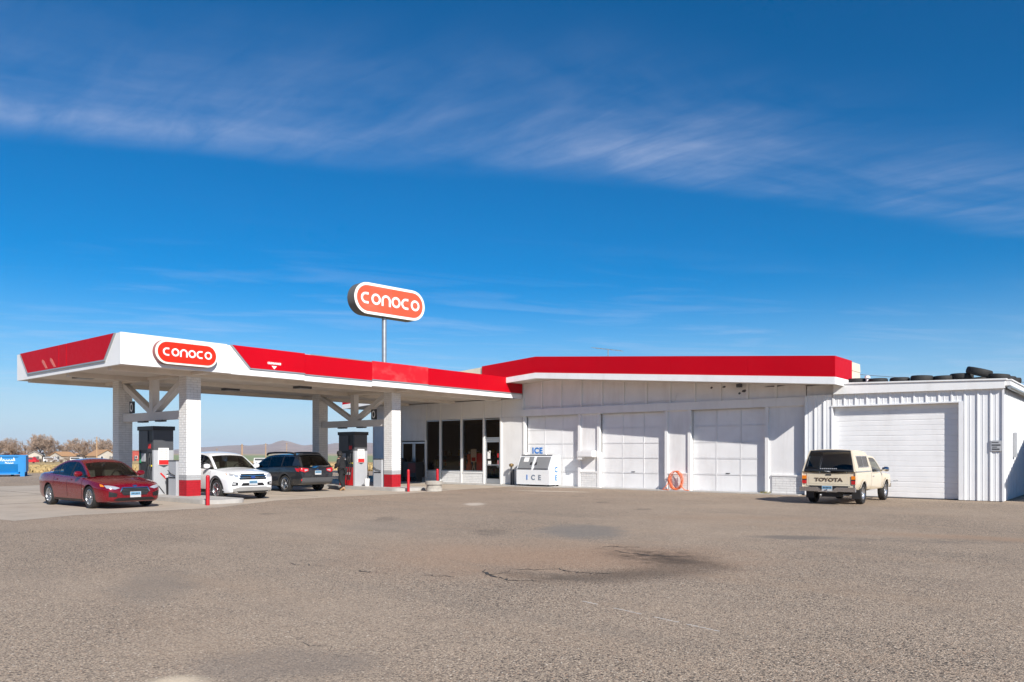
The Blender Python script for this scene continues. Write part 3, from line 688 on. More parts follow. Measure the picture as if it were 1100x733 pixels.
mb.tube(pts, .011, 5); mb.build('coil', M['orange'], o, smooth=60)
mb = MB(); mb.tube([(.3, 0, .3), (.42, -.06, .12), (.55, -.1, .03), (.75, -.12, .02)], .02, 6); mb.tube([(-.3, 0, .3), (-.4, -.05, .15), (-.5, -.12, .03), (-.2, -.16, .02)], .02, 6); mb.build('loose_end', M['orange'], o, smooth=60)
o = thing('weed_tuft', 'small yellow-green weed tuft at the foot of the right-hand door post', 'weed', (-12.0, 30.6, .03))
mb = MB()
for i in range(40):
    a = random.uniform(0, 6.28); r = random.uniform(.05, .28); h = random.uniform(.05, .16); x, y = random.uniform(-.2, .2), random.uniform(-.08, .08)
    mb.add([(x-.01, y, 0), (x+.01, y, 0), (x+r*math.cos(a), y+r*.4*math.sin(a), h)], [(0, 1, 2)])
mb.build('leaves', mat('weed', (.28,.24,.05), .8), o)
# roof antenna
o = thing('tv_antenna', 'thin television antenna lying low on the red gable roof', 'antenna', (-21.6, 34, zb(-21.6)+.7))
mb = MB(); mb.tube([(0, 0, 0), (0, 0, 1.15)], .025, 6); mb.build('mast', M['steel'], o)
mb = MB(); mb.tube([(-.9, 0, 1.3), (.8, 0, 1.0)], .018, 5)
for k in range(6): x = -.8+.3*k; mb.tube([(x, -.35, 1.28-.053*k), (x, .35, 1.28-.053*k)], .012, 4)
mb.build('boom', M['steel'], o)

# ------------------------------------------------------------------ metal shed on the right
SY = 30.78
shed = thing('metal_shed', 'white ribbed steel shed with a wide overhead door', 'shed', (-7, SY, 0))
def sp(mb, name, m, parent=shed, **k): return mb.build(name, m, parent, world=True, **k)
def top(x): return lerp(4.30, 4.14, (x+9.3)/5.5)
def ribbed(a, b, z0, z1f):
    """one steel sheet: flat pan with a raised rib at its left edge"""
    pl = [(a, 0), (a+.015, -.035), (a+.06, -.035), (a+.08, 0), (lerp(a, b, .45), 0), (lerp(a, b, .47), -.008), (lerp(a, b, .55), -.008), (lerp(a, b, .57), 0), (b-.001, 0), (b-.001, .03), (a, .03)]
    mb = MB(); n = len(pl)
    v = [(x, SY+y, z0) for x, y in pl]+[(x, SY+y, z1f(x)) for x, y in pl]
    mb.add(v, [tuple(range(n)), tuple(range(2*n-1, n-1, -1))]+[(i, n+i, n+(i+1) % n, (i+1) % n) for i in range(n)])
    return mb
DA, DB, DZ = -9.42, -5.16, 3.42
xs = [-10.48, -10.12, -9.78, -9.44]
for a, b in zip(xs, xs[1:]): sp(ribbed(a, b, .02, lambda x: 3.9), 'siding_sheet', M['metal_white'], fix=True)
xs = [DA+i*(-5.02-DA)/11 for i in range(12)]
for a, b in zip(xs, xs[1:]): sp(ribbed(a, b, DZ+.02, lambda x: 3.92), 'siding_sheet', M['metal_white'], fix=True)
xs = [-5.02, -4.62, -4.24, -3.86]
for a, b in zip(xs, xs[1:]): sp(ribbed(a, b, .02, lambda x: 3.92), 'siding_sheet', M['metal_white'], fix=True)
mb = MB(); mb.box(DB, -5.02, SY-.05, SY+.2, .02, DZ+.02); mb.box(DA-.05, DA, SY-.03, SY+.2, .02, DZ); mb.box(DA-.05, -5.02, SY-.045, SY+.2, DZ, DZ+.05); sp(mb, 'door_trim', M['metal_white'])
mb = MB(); mb.box(DA, DB, SY+.2, SY+.24, .02, DZ); dr = sp(mb, 'overhead_door', M['white_door'])
for k in range(6):
    z0 = .03+k*.565; mb = MB(); y9 = SY+.2
    for j in range(3):
        za = z0+.01+j*.185
        mb.add([(x, y9+y, z) for x in (DA+.005, DB-.005) for y, z in ((0, za), (-.010, za+.010), (-.010, za+.170), (0, za+.180))], [(0, 1, 2, 3), (7, 6, 5, 4), (0, 4, 5, 1), (1, 5, 6, 2), (2, 6, 7, 3), (3, 7, 4, 0)])
    sp(mb, 'door_section', M['white_door'], dr, fix=True)
mb = MB(); mb.box(DA, DB, SY+.17, SY+.23, .0, .03); sp(mb, 'bottom_seal', M['dark'], dr)
mb = MB(); pl = [(-9.35, 3.9), (-3.78, 3.84), (-3.78, top(-3.78)), (-9.35, top(-9.35))]; mb.prism(pl, .14, T(0, SY, 0) @ FRONT); sp(mb, 'fascia', M['white_fascia'])
mb = MB(); pl = [(-9.36, top(-9.35)-.02), (-3.72, top(-3.72)-.02), (-3.72, top(-3.72)+.03), (-9.36, top(-9.35)+.03)]; mb.prism(pl, .19, T(0, SY+.01, 0) @ FRONT); sp(mb, 'fascia_cap', M['white_fascia'])
mb = MB(); mb.prism([(-9.3, 4.1), (-3.75, 3.96), (-3.75, top(-3.75)-.05), (-9.3, top(-9.3)-.05)], 13, T(0, 44, 0) @ FRONT); sp(mb, 'roof', M['metal_white'])
# east side wall, ribs along Y
for i in range(16):
    a = SY+.02+i*.42
    mb = MB(); v = []
    for z in (.02, 3.85): v += [(-3.86, a, z), (-3.825, a+.015, z), (-3.825, a+.06, z), (-3.86, a+.08, z), (-3.86, a+.419, z), (-3.9, a+.419, z), (-3.9, a, z)]
    mb.add(v, [(0, 1, 2, 3, 4, 5, 6), (13, 12, 11, 10, 9, 8, 7)]+[(k, 7+k, 7+(k+1) % 7, (k+1) % 7) for k in range(7)]); sp(mb, 'siding_sheet', M['metal_white'], fix=True)
mb = MB(); mb.box(-3.87, -3.81, SY-.045, SY+.015, .02, 3.9); sp(mb, 'corner_trim', M['metal_white'])
mb = MB(); mb.box(-3.86, -3.62, SY-.1, 44, 3.93, 4.1); mb.box(-3.86, -3.58, SY-.12, 44, 4.1, 4.14); sp(mb, 'eave_trim', M['white_fascia'])
mb = MB(); mb.tube([(-3.66, SY-.05, 3.88), (-3.66, 44, 3.88)], .07, 8); sp(mb, 'gutter', M['trim_grey'], smooth=50)
mb = MB(); mb.box(-4.20, -3.88, SY-.06, SY-.038, 1.72, 2.08); q = sp(mb, 'notice_plate', M['grey_panel'])
mb = MB()
for x, z, w, h in ((-4.17, 2.0, .2, .03), (-4.17, 1.9, .26, .05), (-4.15, 1.84, .14, .03), (-4.16, 1.76, .22, .05)): mb.box(x, x+w, SY-.064, SY-.0605, z, z+h)
sp(mb, 'worn_print', M['dark_panel'], q)
mb = MB(); mb.box(-3.83, -3.74, 33.1, 33.45, 1.5, 2.4); sp(mb, 'meter_box', M['grey_panel'])
mb = MB(); mb.box(-10.3, -3.95, 36.5, 36.6, 0, 3.9); sp(mb, 'back_wall', M['metal_white'])
# tyres thrown on the shed roof
def tyre_mesh(Rr, w):
    mb = MB(); h = w/2
    mb.lathe([(Rr*.58, -h*.8), (Rr*.72, -h), (Rr*.9, -h*.95), (Rr*.97, -h*.75), (Rr, -h*.3), (Rr, h*.3), (Rr*.97, h*.75), (Rr*.9, h*.95), (Rr*.72, h), (Rr*.58, h*.8), (Rr*.56, 0)], 28, None, 0, True)
    me = mb.mesh('tyre', smooth=40); return me
tm = tyre_mesh(.36, .22); tm.materials.append(M['rubber'])
def zr(x): return top(x)+.01
spots = [(-8.75, 31.5, 0, 0, 0, 1.0, 'tyre lying flat beside the end of the beige parapet'),
 (-7.15, 31.2, -.02, 0, 0, .95, 'low tyre lying flat over the middle of the shed door'),
 (-6.4, 31.15, .0, .04, 0, 1.05, 'plump tyre lying flat over the right half of the shed door'),
 (-5.72, 31.3, -.01, 0, 0, 1.0, 'tyre lying flat just left of the propped tyre row'),
 (-5.18, 31.4, .05, .02, 0, 1.05, 'square-shouldered tyre supporting the leaning tyre'),
 (-4.62, 31.3, .18, .28, .0, 1.15, 'big tyre leaning up at a tilt, highest on the shed roof'),
 (-4.05, 31.3, .0, .1, 0, 1.0, 'tyre at the front right corner of the shed roof'),
 (-4.0, 32.4, .0, .05, 0, 1.0, 'second tyre back along the right eave of the shed'),
 (-4.0, 33.6, .02, 0, .05, 1.05, 'third tyre back along the right eave of the shed'),
 (-7.9, 31.2, -.03, 0, 0, .95, 'half-sunken tyre between the vent cap and the low tyre'),
 (-6.05, 32.1, -.04, .05, 0, 1.0, 'tyre set back behind the plump tyre'),
 (-4.75, 32.2, -.02, -.05, .04, 1.0, 'tyre set back behind the big leaning tyre')]
for x, y, dz, ry, rx, s_, lab in spots:
    o = bpy.data.objects.new('tyre', tm); COL.objects.link(o); o.location = (x, y, zr(x)+.115*s_+dz); o.rotation_euler = (rx, ry, 0); o.scale = (s_,)*3
    tag(o, lab, 'tyre', 'old tyres on the shed roof')
o = thing('vent_cap', 'small white vent cap beside the leftmost roof tyre', 'vent', (-8.3, 31.3, zr(-8.3)))
mb = MB(); mb.tube([(0, 0, 0), (0, 0, .22)], .05, 8); mb.build('pipe', M['white'], o)
mb = MB(); mb.lathe([(0, .22), (.11, .22), (.09, .3), (0, .33)], 10); mb.build('cap', M['white'], o)

# ------------------------------------------------------------------ fuel canopy
CX0, CX1, CY0, CZ0, CZ1 = -33.7, -24.8, 10.9, 4.44, 5.44
can = thing('fuel_canopy', 'flat red and white fuel canopy on four white brick columns', 'canopy', (-29.2, 20, 0))
def cp(mb, name, m, parent=can, **k): return mb.build(name, m, parent, world=True, **k)
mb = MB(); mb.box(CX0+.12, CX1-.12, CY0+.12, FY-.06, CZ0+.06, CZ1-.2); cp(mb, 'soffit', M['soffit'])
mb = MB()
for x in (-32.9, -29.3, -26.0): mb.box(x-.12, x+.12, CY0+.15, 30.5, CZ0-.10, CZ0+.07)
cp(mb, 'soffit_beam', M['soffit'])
for y in (13.9, 23.4):
    mb = MB(); mb.box(CX0+.3, CX1-.3, y-.14, y+.14, CZ0-.05, CZ0+.055); cp(mb, 'cross_beam', M['soffit'])
for x, y in ((-30.4, 12.0), (-27.9, 19.8), (-29.6, 25.0), (-31.2, 18.4)):
    mb = MB(); mb.box(x-.25, x+.25, y-.3, y+.3, CZ0-.04, CZ0+.055); f = cp(mb, 'canopy_light', M['dark_panel'])
    mb = MB(); mb.box(x-.2, x+.2, y-.22, y+.22, CZ0-.05, CZ0-.041); cp(mb, 'lens', M['grey_panel'], f)
# long side facing right: white end panel, red panels with grey edge strip, white band under
def xface(poly, d0, d1, name, m):
    mb = MB(); mb.prism(poly, d1-d0, T(CX1+d0, 0, 0) @ RIGHT); return cp(mb, name, m)
xface([(CY0-.02, CZ0), (14.49, CZ0), (14.49, CZ1), (CY0-.02, CZ1)], -.1, .0, 'white_fascia_panel', M['white_fascia'])
xface([(14.5, CZ0), (FY-.1, CZ0), (FY-.1, CZ1-.02), (14.5, CZ1-.02)], -.11, -.012, 'white_fascia_panel', M['white_fascia'])
segs = [(14.66, 17.69, 0, 'red'), (17.69, 20.98, -.035, 'red'), (20.98, 24.19, .02, 'red_faded'), (24.19, 27.43, 0, 'red'), (27.43, FY-.12, .0, 'red')]
for i, (a, b, dz, m) in enumerate(segs):
    lo = CZ0+.25+dz
    pl = [(a+.004, lo), (b-.004, lo), (b-.004, CZ1+dz), (a+.004, CZ1+dz)]
    if i == 0: pl = [(a+.75, lo), (b-.004, lo), (b-.004, CZ1), (a, CZ1)]
    p = xface(pl, -.008, .035, 'red_fascia_panel', M[m])
    pl = [(a, lo-.05), (b, lo-.05), (b, lo-.003), (a, lo-.003)]
    if i == 0: pl = [(a+.70, lo-.05), (b, lo-.05), (b, lo-.003), (a+.745, lo-.003)]
    xface(pl, -.008, .05, 'edge_strip', M['trim_grey'])
    xface([(a, CZ0-.02+dz*.7), (b-.006, CZ0-.02+dz*.7), (b-.006, lo-.055), (a, lo-.055)], -.009, .012+.006*(i % 2), 'white_band', M['white_fascia'])
xface([(14.6, CZ1), (14.66, CZ1), (15.42, CZ0+.2), (15.36, CZ0+.2)], -.006, .05, 'edge_strip', M['trim_grey'])
mb = MB(); mb.box(CX1-.1, CX1+.02, 18.0, 21.0, CZ1-.03, CZ1+.005); cp(mb, 'drip_edge', M['trim_grey'])
fa = put_text('CLEARANCE', .10, T(CX1+.04, 16.35, 4.93) @ RIGHT, M['white_print'], can, name='clearance_lettering', depth=.006, bold=.006); fa.location -= can.location
mb = MB(); mb.prism([(16.24, 4.84), (16.46, 4.84), (16.35, 4.72)], .006, T(CX1+.036, 0, 0) @ RIGHT); cp(mb, 'arrow_print', M['white_print'])
# end facing the road
def yface(poly, d0, d1, name, m):
    mb = MB(); mb.prism(poly, d1-d0, T(0, CY0-d0, 0) @ FRONT); return cp(mb, name, m)
yface([(CX0, CZ0), (CX1-.003, CZ0), (CX1-.003, CZ1-.004), (CX0, CZ1-.004)], -.1, .0, 'white_fascia_panel', M['white_fascia'])
for a, b in ((0, .455), (.46, .535), (.54, 1)):
    A0, B0 = -33.25, -25.2
    xa, xb = lerp(A0, B0, a), lerp(A0, B0, b); lo = CZ0+.22
    pl = [(xa+(.75 if a == 0 else .003), lo), (xb-(.75 if b == 1 else .003), lo), (xb, CZ1), (xa, CZ1)]
    yface(pl, -.005, .04, 'red_fascia_panel', M['red'])
yface([(-32.55, CZ0+.165), (-25.9, CZ0+.165), (-25.94, CZ0+.215), (-32.5, CZ0+.215)], -.005, .055, 'edge_strip', M['trim_grey'])
for s_ in (0, 1):
    x0, x1 = (-33.25, -32.5) if s_ == 0 else (-25.2, -25.95); w = .05 if s_ else -.05
    yface([(x0, CZ1), (x0+w, CZ1), (x1+w, CZ0+.19), (x1, CZ0+.19)], -.005, .055, 'edge_strip', M['trim_grey'])
mb = MB()
for k, x in enumerate((-30.75, -30.0)): mb.prism([(x, 4.70), (x+.18, 4.70), (x-.15, 5.0), (x-.3, 5.05), (x-.36, 4.97)], .006, T(0, CY0-.042, 0) @ FRONT)
cp(mb, 'faded_print', mat('faded_print', (.62,.16,.13), .6))
# far side
mb = MB(); mb.box(CX0, CX0+.1, CY0+.02, FY-.1, CZ0, CZ1-.006); cp(mb, 'white_fascia_panel', M['white_fascia'])
# columns
XF, XB = -26.27, -31.55
def column(x, y):
    segs_ = [(.12, .70, 'brick_red'), (.70, .88, 'brick_grey'), (.88, CZ0+.06, 'brick_white')]
    mb = MB(); mb.box(x-.256, x+.256, y-.256, y+.256, .70, CZ0+.06); core = cp(mb, 'column', M['mortar'])
    mb = MB(); mb.box(x-.257, x+.257, y-.257, y+.257, .12, .699); cp(mb, 'painted_foot', M['brick_red'], core)
    for z0, z1, m in segs_:
        o = cp(bricks(x-.265, x+.265, y-.265, y+.265, z0, z1, h=.088, l=.265), 'brickwork', M[m], core); o['kind'] = 'stuff'
    return core
for y in (13.92, 23.42):
    for x in (XF, XB): column(x, y)
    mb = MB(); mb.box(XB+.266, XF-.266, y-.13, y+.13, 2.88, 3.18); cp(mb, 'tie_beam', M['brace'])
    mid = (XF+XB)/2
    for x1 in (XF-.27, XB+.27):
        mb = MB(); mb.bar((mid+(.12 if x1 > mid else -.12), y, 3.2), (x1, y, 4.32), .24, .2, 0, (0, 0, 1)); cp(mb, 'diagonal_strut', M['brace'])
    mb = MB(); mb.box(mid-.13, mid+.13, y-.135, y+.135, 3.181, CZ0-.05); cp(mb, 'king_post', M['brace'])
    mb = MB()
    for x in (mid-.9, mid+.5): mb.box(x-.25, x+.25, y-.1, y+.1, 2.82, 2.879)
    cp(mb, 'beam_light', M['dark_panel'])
# small number plate standing on the tie beam
for y, x in ((13.92, -30.4), (23.42, -27.35)):
    o = thing('pump_number_sign', 'dark number plate on the tie beam above the '+('near' if y < 20 else 'far')+' pump', 'sign', (x, y-.145, 3.19))
    mb = MB(); mb.box(-.17, .17, -.03, .03, 0, .46); mb.build('plate', M['dark_print'], o)
    mb = MB(); mb.lathe([(.075, -.036), (.115, -.036), (.115, -.031), (.075, -.031)], 20, T(0, 0, .23) @ Matrix.Diagonal((1, 1, 1.5, 1)) @ Matrix.Rotation(R(90), 4, 'X') @ Matrix.Diagonal((1, 1, -1, 1)), 0, True); mb.build('zero', M['white_print'], o, fix=True)

# ------------------------------------------------------------------ brand signs
def capsule(w, h, n=14):
    r = h/2; a = w/2-r; P = []
    for k in range(n+1): t = -math.pi/2+math.pi*k/n; P.append((a+r*math.cos(t), r*math.sin(t)))
    for k in range(n+1): t = math.pi/2+math.pi*k/n; P.append((-a+r*math.cos(t), r*math.sin(t)))
    return P
def stroke(mb, pts, w, d, MM):
    L_, R_ = [], []
    for i, p in enumerate(pts):
        q = Vector(pts[min(i+1, len(pts)-1)])-Vector(pts[max(i-1, 0)]); q.normalize()
        L_.append((p[0]-q.y*w/2, p[1]+q.x*w/2)); R_.append((p[0]+q.y*w/2, p[1]-q.x*w/2))
    v = []
    for z in (0, d): v += [(*p, z) for p in L_]+[(*p, z) for p in R_]
    n = len(pts); f = []
    for i in range(n-1):
        f += [(i, i+1, n+i+1, n+i), (2*n+i, 3*n+i, 3*n+i+1, 2*n+i+1), (i, 2*n+i, 2*n+i+1, i+1), (n+i, n+i+1, 3*n+i+1, 3*n+i)]
    f += [(0, n, 3*n, 2*n), (n-1, 2*n+n-1, 3*n+n-1, 2*n-1)]
    mb.add(v, f, 0, MM)
def glyph(ch, r):
    k = r
    if ch == 'o': return [[(k*math.cos(t*math.pi/14), k*math.sin(t*math.pi/14)) for t in range(29)]]
    if ch == 'c': return [[(k*.75, k)]+[(k*math.cos(t)*1.0, k*math.sin(t)) for t in [math.pi/2+math.pi*i/14 for i in range(15)]]+[(k*.75, -k)]]
    if ch == 'n': return [[(-k, -k*1.25)]+[(-k, 0)]+[(-k*math.cos(math.pi*i/14), k*math.sin(math.pi*i/14)) for i in range(1, 14)]+[(k, 0), (k, -k*1.25)]]
def brand_sign(name, label, loc, rz, w, h, depth, red, rim, side, lw):
    o = thing(name, label, 'sign', loc, rz)
    MM = RIGHT
    mb = MB(); mb.prism(capsule(w, h), depth, T(-depth, 0, 0) @ MM); mb.build('cabinet', side, o, smooth=30)
    mb = MB(); mb.prism(capsule(w*.995, h*.985), .03, T(.001, 0, 0) @ MM); mb.build('rim', rim, o, smooth=30)
    k = h*.095
    mb = MB(); mb.prism(capsule(w-2*k, h-2*k), .02, T(.032, 0, 0) @ MM); fc = mb.build('face', red, o)
    r = lw*.0605; step = lw*.166
    for i, ch in enumerate('conoco'):
        mb = MB()
        for s_ in glyph(ch, r): stroke(mb, s_, r*.50, .012, T(.053, (i-2.5)*step, (.0 if ch != 'n' else r*.0)) @ MM)
        mb.build('letter', M['white_print'], fc, fix=True)
    return o
brand_sign('canopy_sign', 'small red capsule brand sign mounted on the white canopy fascia', (CX1+.18, 12.95, 4.94), 0, 2.16, .80, .17, M['sign_red'], M['sign_rim'], mat('sign_maroon_side', (.25,.06,.06), .5), 1.72)
PX_, PY_ = -39.5, 34.5
mb_ = brand_sign('pylon_sign', 'large bleached red capsule brand sign on a tall pole behind the canopy', (PX_+.35, PY_+.25, 11.75), R(-5.5), 5.75, 2.08, .78, M['sign_old'], M['sign_rim_w'], M['sign_box'], 4.85)
mb = MB(); mb.tube([(-.38, -.25, -11.75), (-.38, -.25, -1.06)], .16, 14); mb.build('pole', M['steel'], mb_, smooth=50)
mb = MB(); mb.box(.0525, .0545, -.012, .012, -.84, .84); mb.build('face_joint', M['sign_box'], mb_)

# ------------------------------------------------------------------ pump islands and pumps
def island(x0, x1, y0, y1, label):
    mb = MB(); r = .5; P = []
    for cx_, cy_, a0 in ((x1-r, y0+r, -90), (x1-r, y1-r, 0), (x0+r, y1-r, 90), (x0+r, y0+r, 180)):
        for k in range(7): t = R(a0+15*k); P.append((cx_+r*math.cos(t), cy_+r*math.sin(t)))
    mb.prism(P, .135, T(0, 0, .006)); o = mb.build('pump_island', M['concrete']); tag(o, label, 'island', 'pump islands'); return o
island(-33.4, -23.2, 12.9, 14.38, 'raised concrete pump island under the near pair of columns')
island(-33.4, -24.75, 22.5, 24.3, 'raised concrete pump island under the far pair of columns')
def pump(x, y, label, red):
    o = thing('fuel_pump', label, 'fuel pump', (x, y, .141), 0, 'fuel pumps')
    w, d = .575, .375           # half sizes
    mb = MB(); mb.box(-w+.05, w-.1, -d+.03, d-.03, 0, 2.35); mb.build('core', M['pump_black'], o)
    mb = MB(); mb.box(w-.1, w, -d, d, 0, 1.62); end = mb.build('side_panel', M['grey_panel'], o)
    mb = MB(); mb.box(w-.1, w-.005, -d+.005, d-.005, 1.625, 2.35); mb.build('upper_side_panel', M['dark_panel'], o)
    mb = MB(); mb.box(-w, -w+.05, -d, d, 0, 2.35); mb.build('far_side_panel', M['dark_panel'], o)
    mb = MB(); mb.box(-w-.04, w+.04, -d-.04, d+.04, 2.351, 2.50); mb.build('top_cap', M['pump_black'], o)
    for s_ in (-1, 1):
        y0 = s_*(d-.03)
        def fbox(a, b, z0, z1, t, name, m, p=o):
            mb = MB(); ya, yb = sorted((y0+s_*.001, y0+s_*t)); mb.box(a, b, ya, yb, z0, z1); return mb.build(name, m, p)
        fbox(-w+.06, w-.11, .02, .86, .03, 'lower_door', M['pump_red'] if red else M['dark_panel'])
        fbox(-w+.06, .12, 1.62, 2.33, .03, 'upper_panel', M['dark_panel'])
        fbox(.16, w-.12, 1.55, 1.95, .05, 'price_display', M['dark_print'])
        fbox(.2, w-.16, 1.68, 1.85, .055, 'price_plate', M['red_print'])
        fbox(-.4, -.1, 1.2, 1.5, .03, 'card_screen', M['grey_panel'])
        fbox(-.5, -.42, 1.15, 1.5, .06, 'green_grade_label', mat('grade_green', (.02,.22,.10), .5))
        fbox(.18, w-.15, 1.02, 1.08, .07, 'yellow_grip', mat('grade_yellow', (.7,.55,.03), .5))
        for k, xx in enumerate((.2, .34)):
            mb = MB(); mb.tube([(xx, y0+s_*.06, 1.0), (xx, y0+s_*.12, 1.15), (xx, y0+s_*.10, 1.35)], .03, 6); nz = mb.build('nozzle', M['dark'], o, smooth=50)
            mb = MB(); pts = [(xx, y0+s_*.1, 1.0), (xx+.02, y0+s_*.2, .6), (xx+.05, y0+s_*.22, .3), (xx+.12, y0+s_*.2, .35), (xx+.15, y0+s_*.12, .9), (xx+.1, y0+s_*.05, 1.5)]
            mb.tube([tuple(q) for q in smooth_pts(pts, 5)], .018, 5); mb.build('hose', M['dark'], nz, smooth=60)
    mb = MB(); mb.box(w+.001, w+.03, -.2, .18, 1.08, 1.70); b_ = mb.build('notice_board', M['paper'], o)
    mb = MB(); mb.box(w+.031, w+.034, -.19, .17, 1.09, 1.26); mb.build('red_notice', M['red_print'], b_)
    mb = MB()
    for k in range(5):
        for yy, ww in ((-.15, .12), (.03, .1)): mb.box(w+.031, w+.033, yy, yy+ww, 1.64-.075*k-.02, 1.64-.075*k)
    mb.build('printed_lines', M['red_print'], b_)
    mb = MB(); mb.prism([(-.18, 1.08), (.16, 1.08), (.0, 1.0)], .025, T(w+.001, 0, 0) @ RIGHT); mb.build('notice_holder', M['dark_panel'], o)
    if red: put_text('conoco', .2, T(-.02, -d-.008, .58) @ FRONT, M['white_print'], o, name='door_emblem', bold=.012)
    else:
        mb = MB(); mb.bar((w+.012, -.12, .78), (w+.012, .30, .36), .02, .05); mb.build('red_lever', M['red_print'], o)
        mb = MB(); mb.bar((w+.012, -.2, .32), (w+.012, .02, .03), .02, .03); mb.build('seam', M['dark'], o)
    return o
pump(-28.58, 13.83, 'grey and black fuel pump beside the red sedan', False)
pump(-28.85, 23.28, 'fuel pump with a red lower door by the person in black', True)
for x, y, lab in ((-26.9, 13.9, 'grey service cabinet behind the near column with the red base'), (-26.9, 23.4, 'grey service cabinet behind the far column with the red base')):
    o = thing('service_cabinet', lab, 'cabinet', (x, y, .141), 0, 'grey cabinets on the islands')
    mb = MB(); mb.box(-.28, .26, -.3, .3, 0, 1.22); mb.build('body', M['grey_panel'], o)
    mb = MB(); mb.box(-.29, .27, -.31, .31, 1.221, 1.26); mb.build('lid', M['dark_panel'], o)
    mb = MB(); mb.box(-.24, .22, -.312, -.301, .62, .66); mb.build('door_seam', M['dark'], o)
    mb = MB(); mb.tube([(-.28, -.33, .9), (-.05, -.34, .78), (.24, -.33, .72)], .014, 5); mb.build('cable', M['dark'], o)
o = thing('washer_bucket', 'small white bucket on the far pump island', 'bucket', (-27.75, 23.2, .141))
mb = MB(); mb.lathe([(0, 0), (.10, 0), (.13, .34), (.12, .34), (.09, .03), (0, .03)], 14); mb.build('pail', M['white'], o, smooth=40)
mb = MB(); mb.tube([(.12*math.cos(t), 0, .33+.12*math.sin(t)) for t in [math.pi*i/8 for i in range(9)]], .008, 4); mb.build('handle', M['steel'], o)
o = thing('paper_towel_bin', 'small black bin on the near pump island next to the grey pump', 'bin', (-27.6, 13.9, .141))
mb = MB(); mb.lathe([(0, 0), (.15, 0), (.17, .6), (.15, .75), (0, .78)], 12); mb.build('body', M['dark'], o, smooth=40)
mb = MB(); mb.box(-.08, .08, -.17, -.14, .62, .72); mb.build('flap', M['ice_white'], o)
for (x, y), h, lab in (((-22.95, 12.75), .95, 'red post at the near end of the front pump island'), ((-24.5, 22.75), .95, 'red post at the near end of the far pump island'), ((-24.35, 24.35), .95, 'red post rising behind the concrete planter')):
    o = thing('bollard', lab, 'bollard', (x, y, .006), 0, 'red steel bollards')
    mb = MB(); mb.tube([(0, 0, 0), (0, 0, h-.06)], .06, 14, cap=False); mb.build('post', M['bollard'], o, smooth=50)
    mb = MB(); mb.lathe([(.06, h-.06), (.054, h-.02), (.032, h), (0, h+.005)], 14); mb.build('cap', M['bollard'], o, smooth=50)
o = thing('planter', 'stepped weathered concrete planter between the red posts', 'planter', (-23.95, 23.75, .006))
for k, (r, z0, z1) in enumerate(((.36, 0, .14), (.33, .145, .285), (.385, .29, .44))):
    mb = MB(); mb.lathe([(0, z0), (r, z0), (r, z1), (r-.08, z1), (r-.08, z0+.02)], 14); mb.build('ring', M['wood_planter'], o, smooth=30)
mb = MB(); mb.lathe([(.3, .40), (.2, .42), (0, .43)], 12); mb.build('soil', M['soil'], o)
# ------------------------------------------------------------------ vehicles
def paint(name, col, metal=.0, rough=.35, dirt=.05):
    m = mat(name, col, rough, metal, var=.05, vscale=1.2, dirt=(.30,.26,.22), dirt_amt=dirt, coat=.8); return m
M['car_red'] = paint('ruby_paint', (.19,.001,.009), .3, .26, .01)
M['car_white'] = paint('white_car_paint', (.80,.80,.80), 0, .35)
M['car_blue'] = paint('graphite_paint', (.020,.023,.028), .3, .3, .12)
M['car_cream'] = paint('cream_paint', (.68,.585,.43), 0, .4, .15)
M['cladding'] = mat('grey_cladding', (.035,.036,.038), .6)
M['chrome'] = mat('chrome', (.62,.63,.65), .16, 1.0, var=.06)
M['rim'] = mat('alloy_rim', (.52,.53,.55), .28, .9, var=.08)
M['car_glass'] = glass('car_glazing', (.42,.46,.43), 1.5)
M['privacy'] = glass('privacy_glazing', (.12,.13,.14), 1.45)
M['topper_glass'] = glass('smoked_topper_glazing', (.42,.43,.44), 1.45, .04)
M['lamp_clear'] = mat('clear_lamp', (.62,.64,.66), .12, .5, coat=.6)
M['lamp_red'] = mat('red_lamp', (.50,.010,.015), .2, coat=.6)
M['lamp_amber'] = mat('amber_lamp', (.80,.22,.01), .2, coat=.5)
M['grille'] = mat('grille_black', (.012,.012,.013), .4)
M['plate_blue'] = mat('plate_blue', (.16,.34,.50), .5, var=.2, vscale=14)
M['plate_white'] = mat('plate_white', (.50,.50,.50), .5)
M['seat'] = mat('car_seat', (.16,.14,.12), .85)
M['cabin'] = mat('cabin_trim', (.035,.033,.032), .8)
def interp(st, n=5): return smooth_pts_n(st, n)
def smooth_pts_n(P, n):
    out = []
    for i in range(len(P)-1):
        p0, p1, p2, p3 = P[max(i-1, 0)], P[i], P[i+1], P[min(i+2, len(P)-1)]
        for k in range(n):
            t = k/n; q = []
            for a, b, c, d in zip(p0, p1, p2, p3):
                m1 = (c-a)/2; m2 = (d-b)/2
                if (b-a)*(c-b) <= 0: m1 = 0
                if (c-b)*(d-c) <= 0: m2 = 0
                q.append((2*t**3-3*t*t+1)*b+(t**3-2*t*t+t)*m1+(-2*t**3+3*t*t)*c+(t**3-t*t)*m2)
            out.append(q)
    out.append(list(P[-1])); return out
def section(s):
    x, b, zt, zs, w, wt = s; h = zs-b
    half = [(w*.80, b), (w*.93, b+.035), (w*.975, b+.18*h), (w*.99, b+.42*h), (w, b+.62*h), (w*.992, b+.80*h), (lerp(w, wt, .35), zs-.05*h), (lerp(w, wt, .75), zs-.012*h), (wt, zs), (wt*.72, lerp(zs, zt, .55)), (wt*.38, lerp(zs, zt, .9))]
    P = [(x, 0, b)]+[(x, y, z) for y, z in half]+[(x, 0, zt)]+[(x, -y, z) for y, z in half[::-1]]
    return P
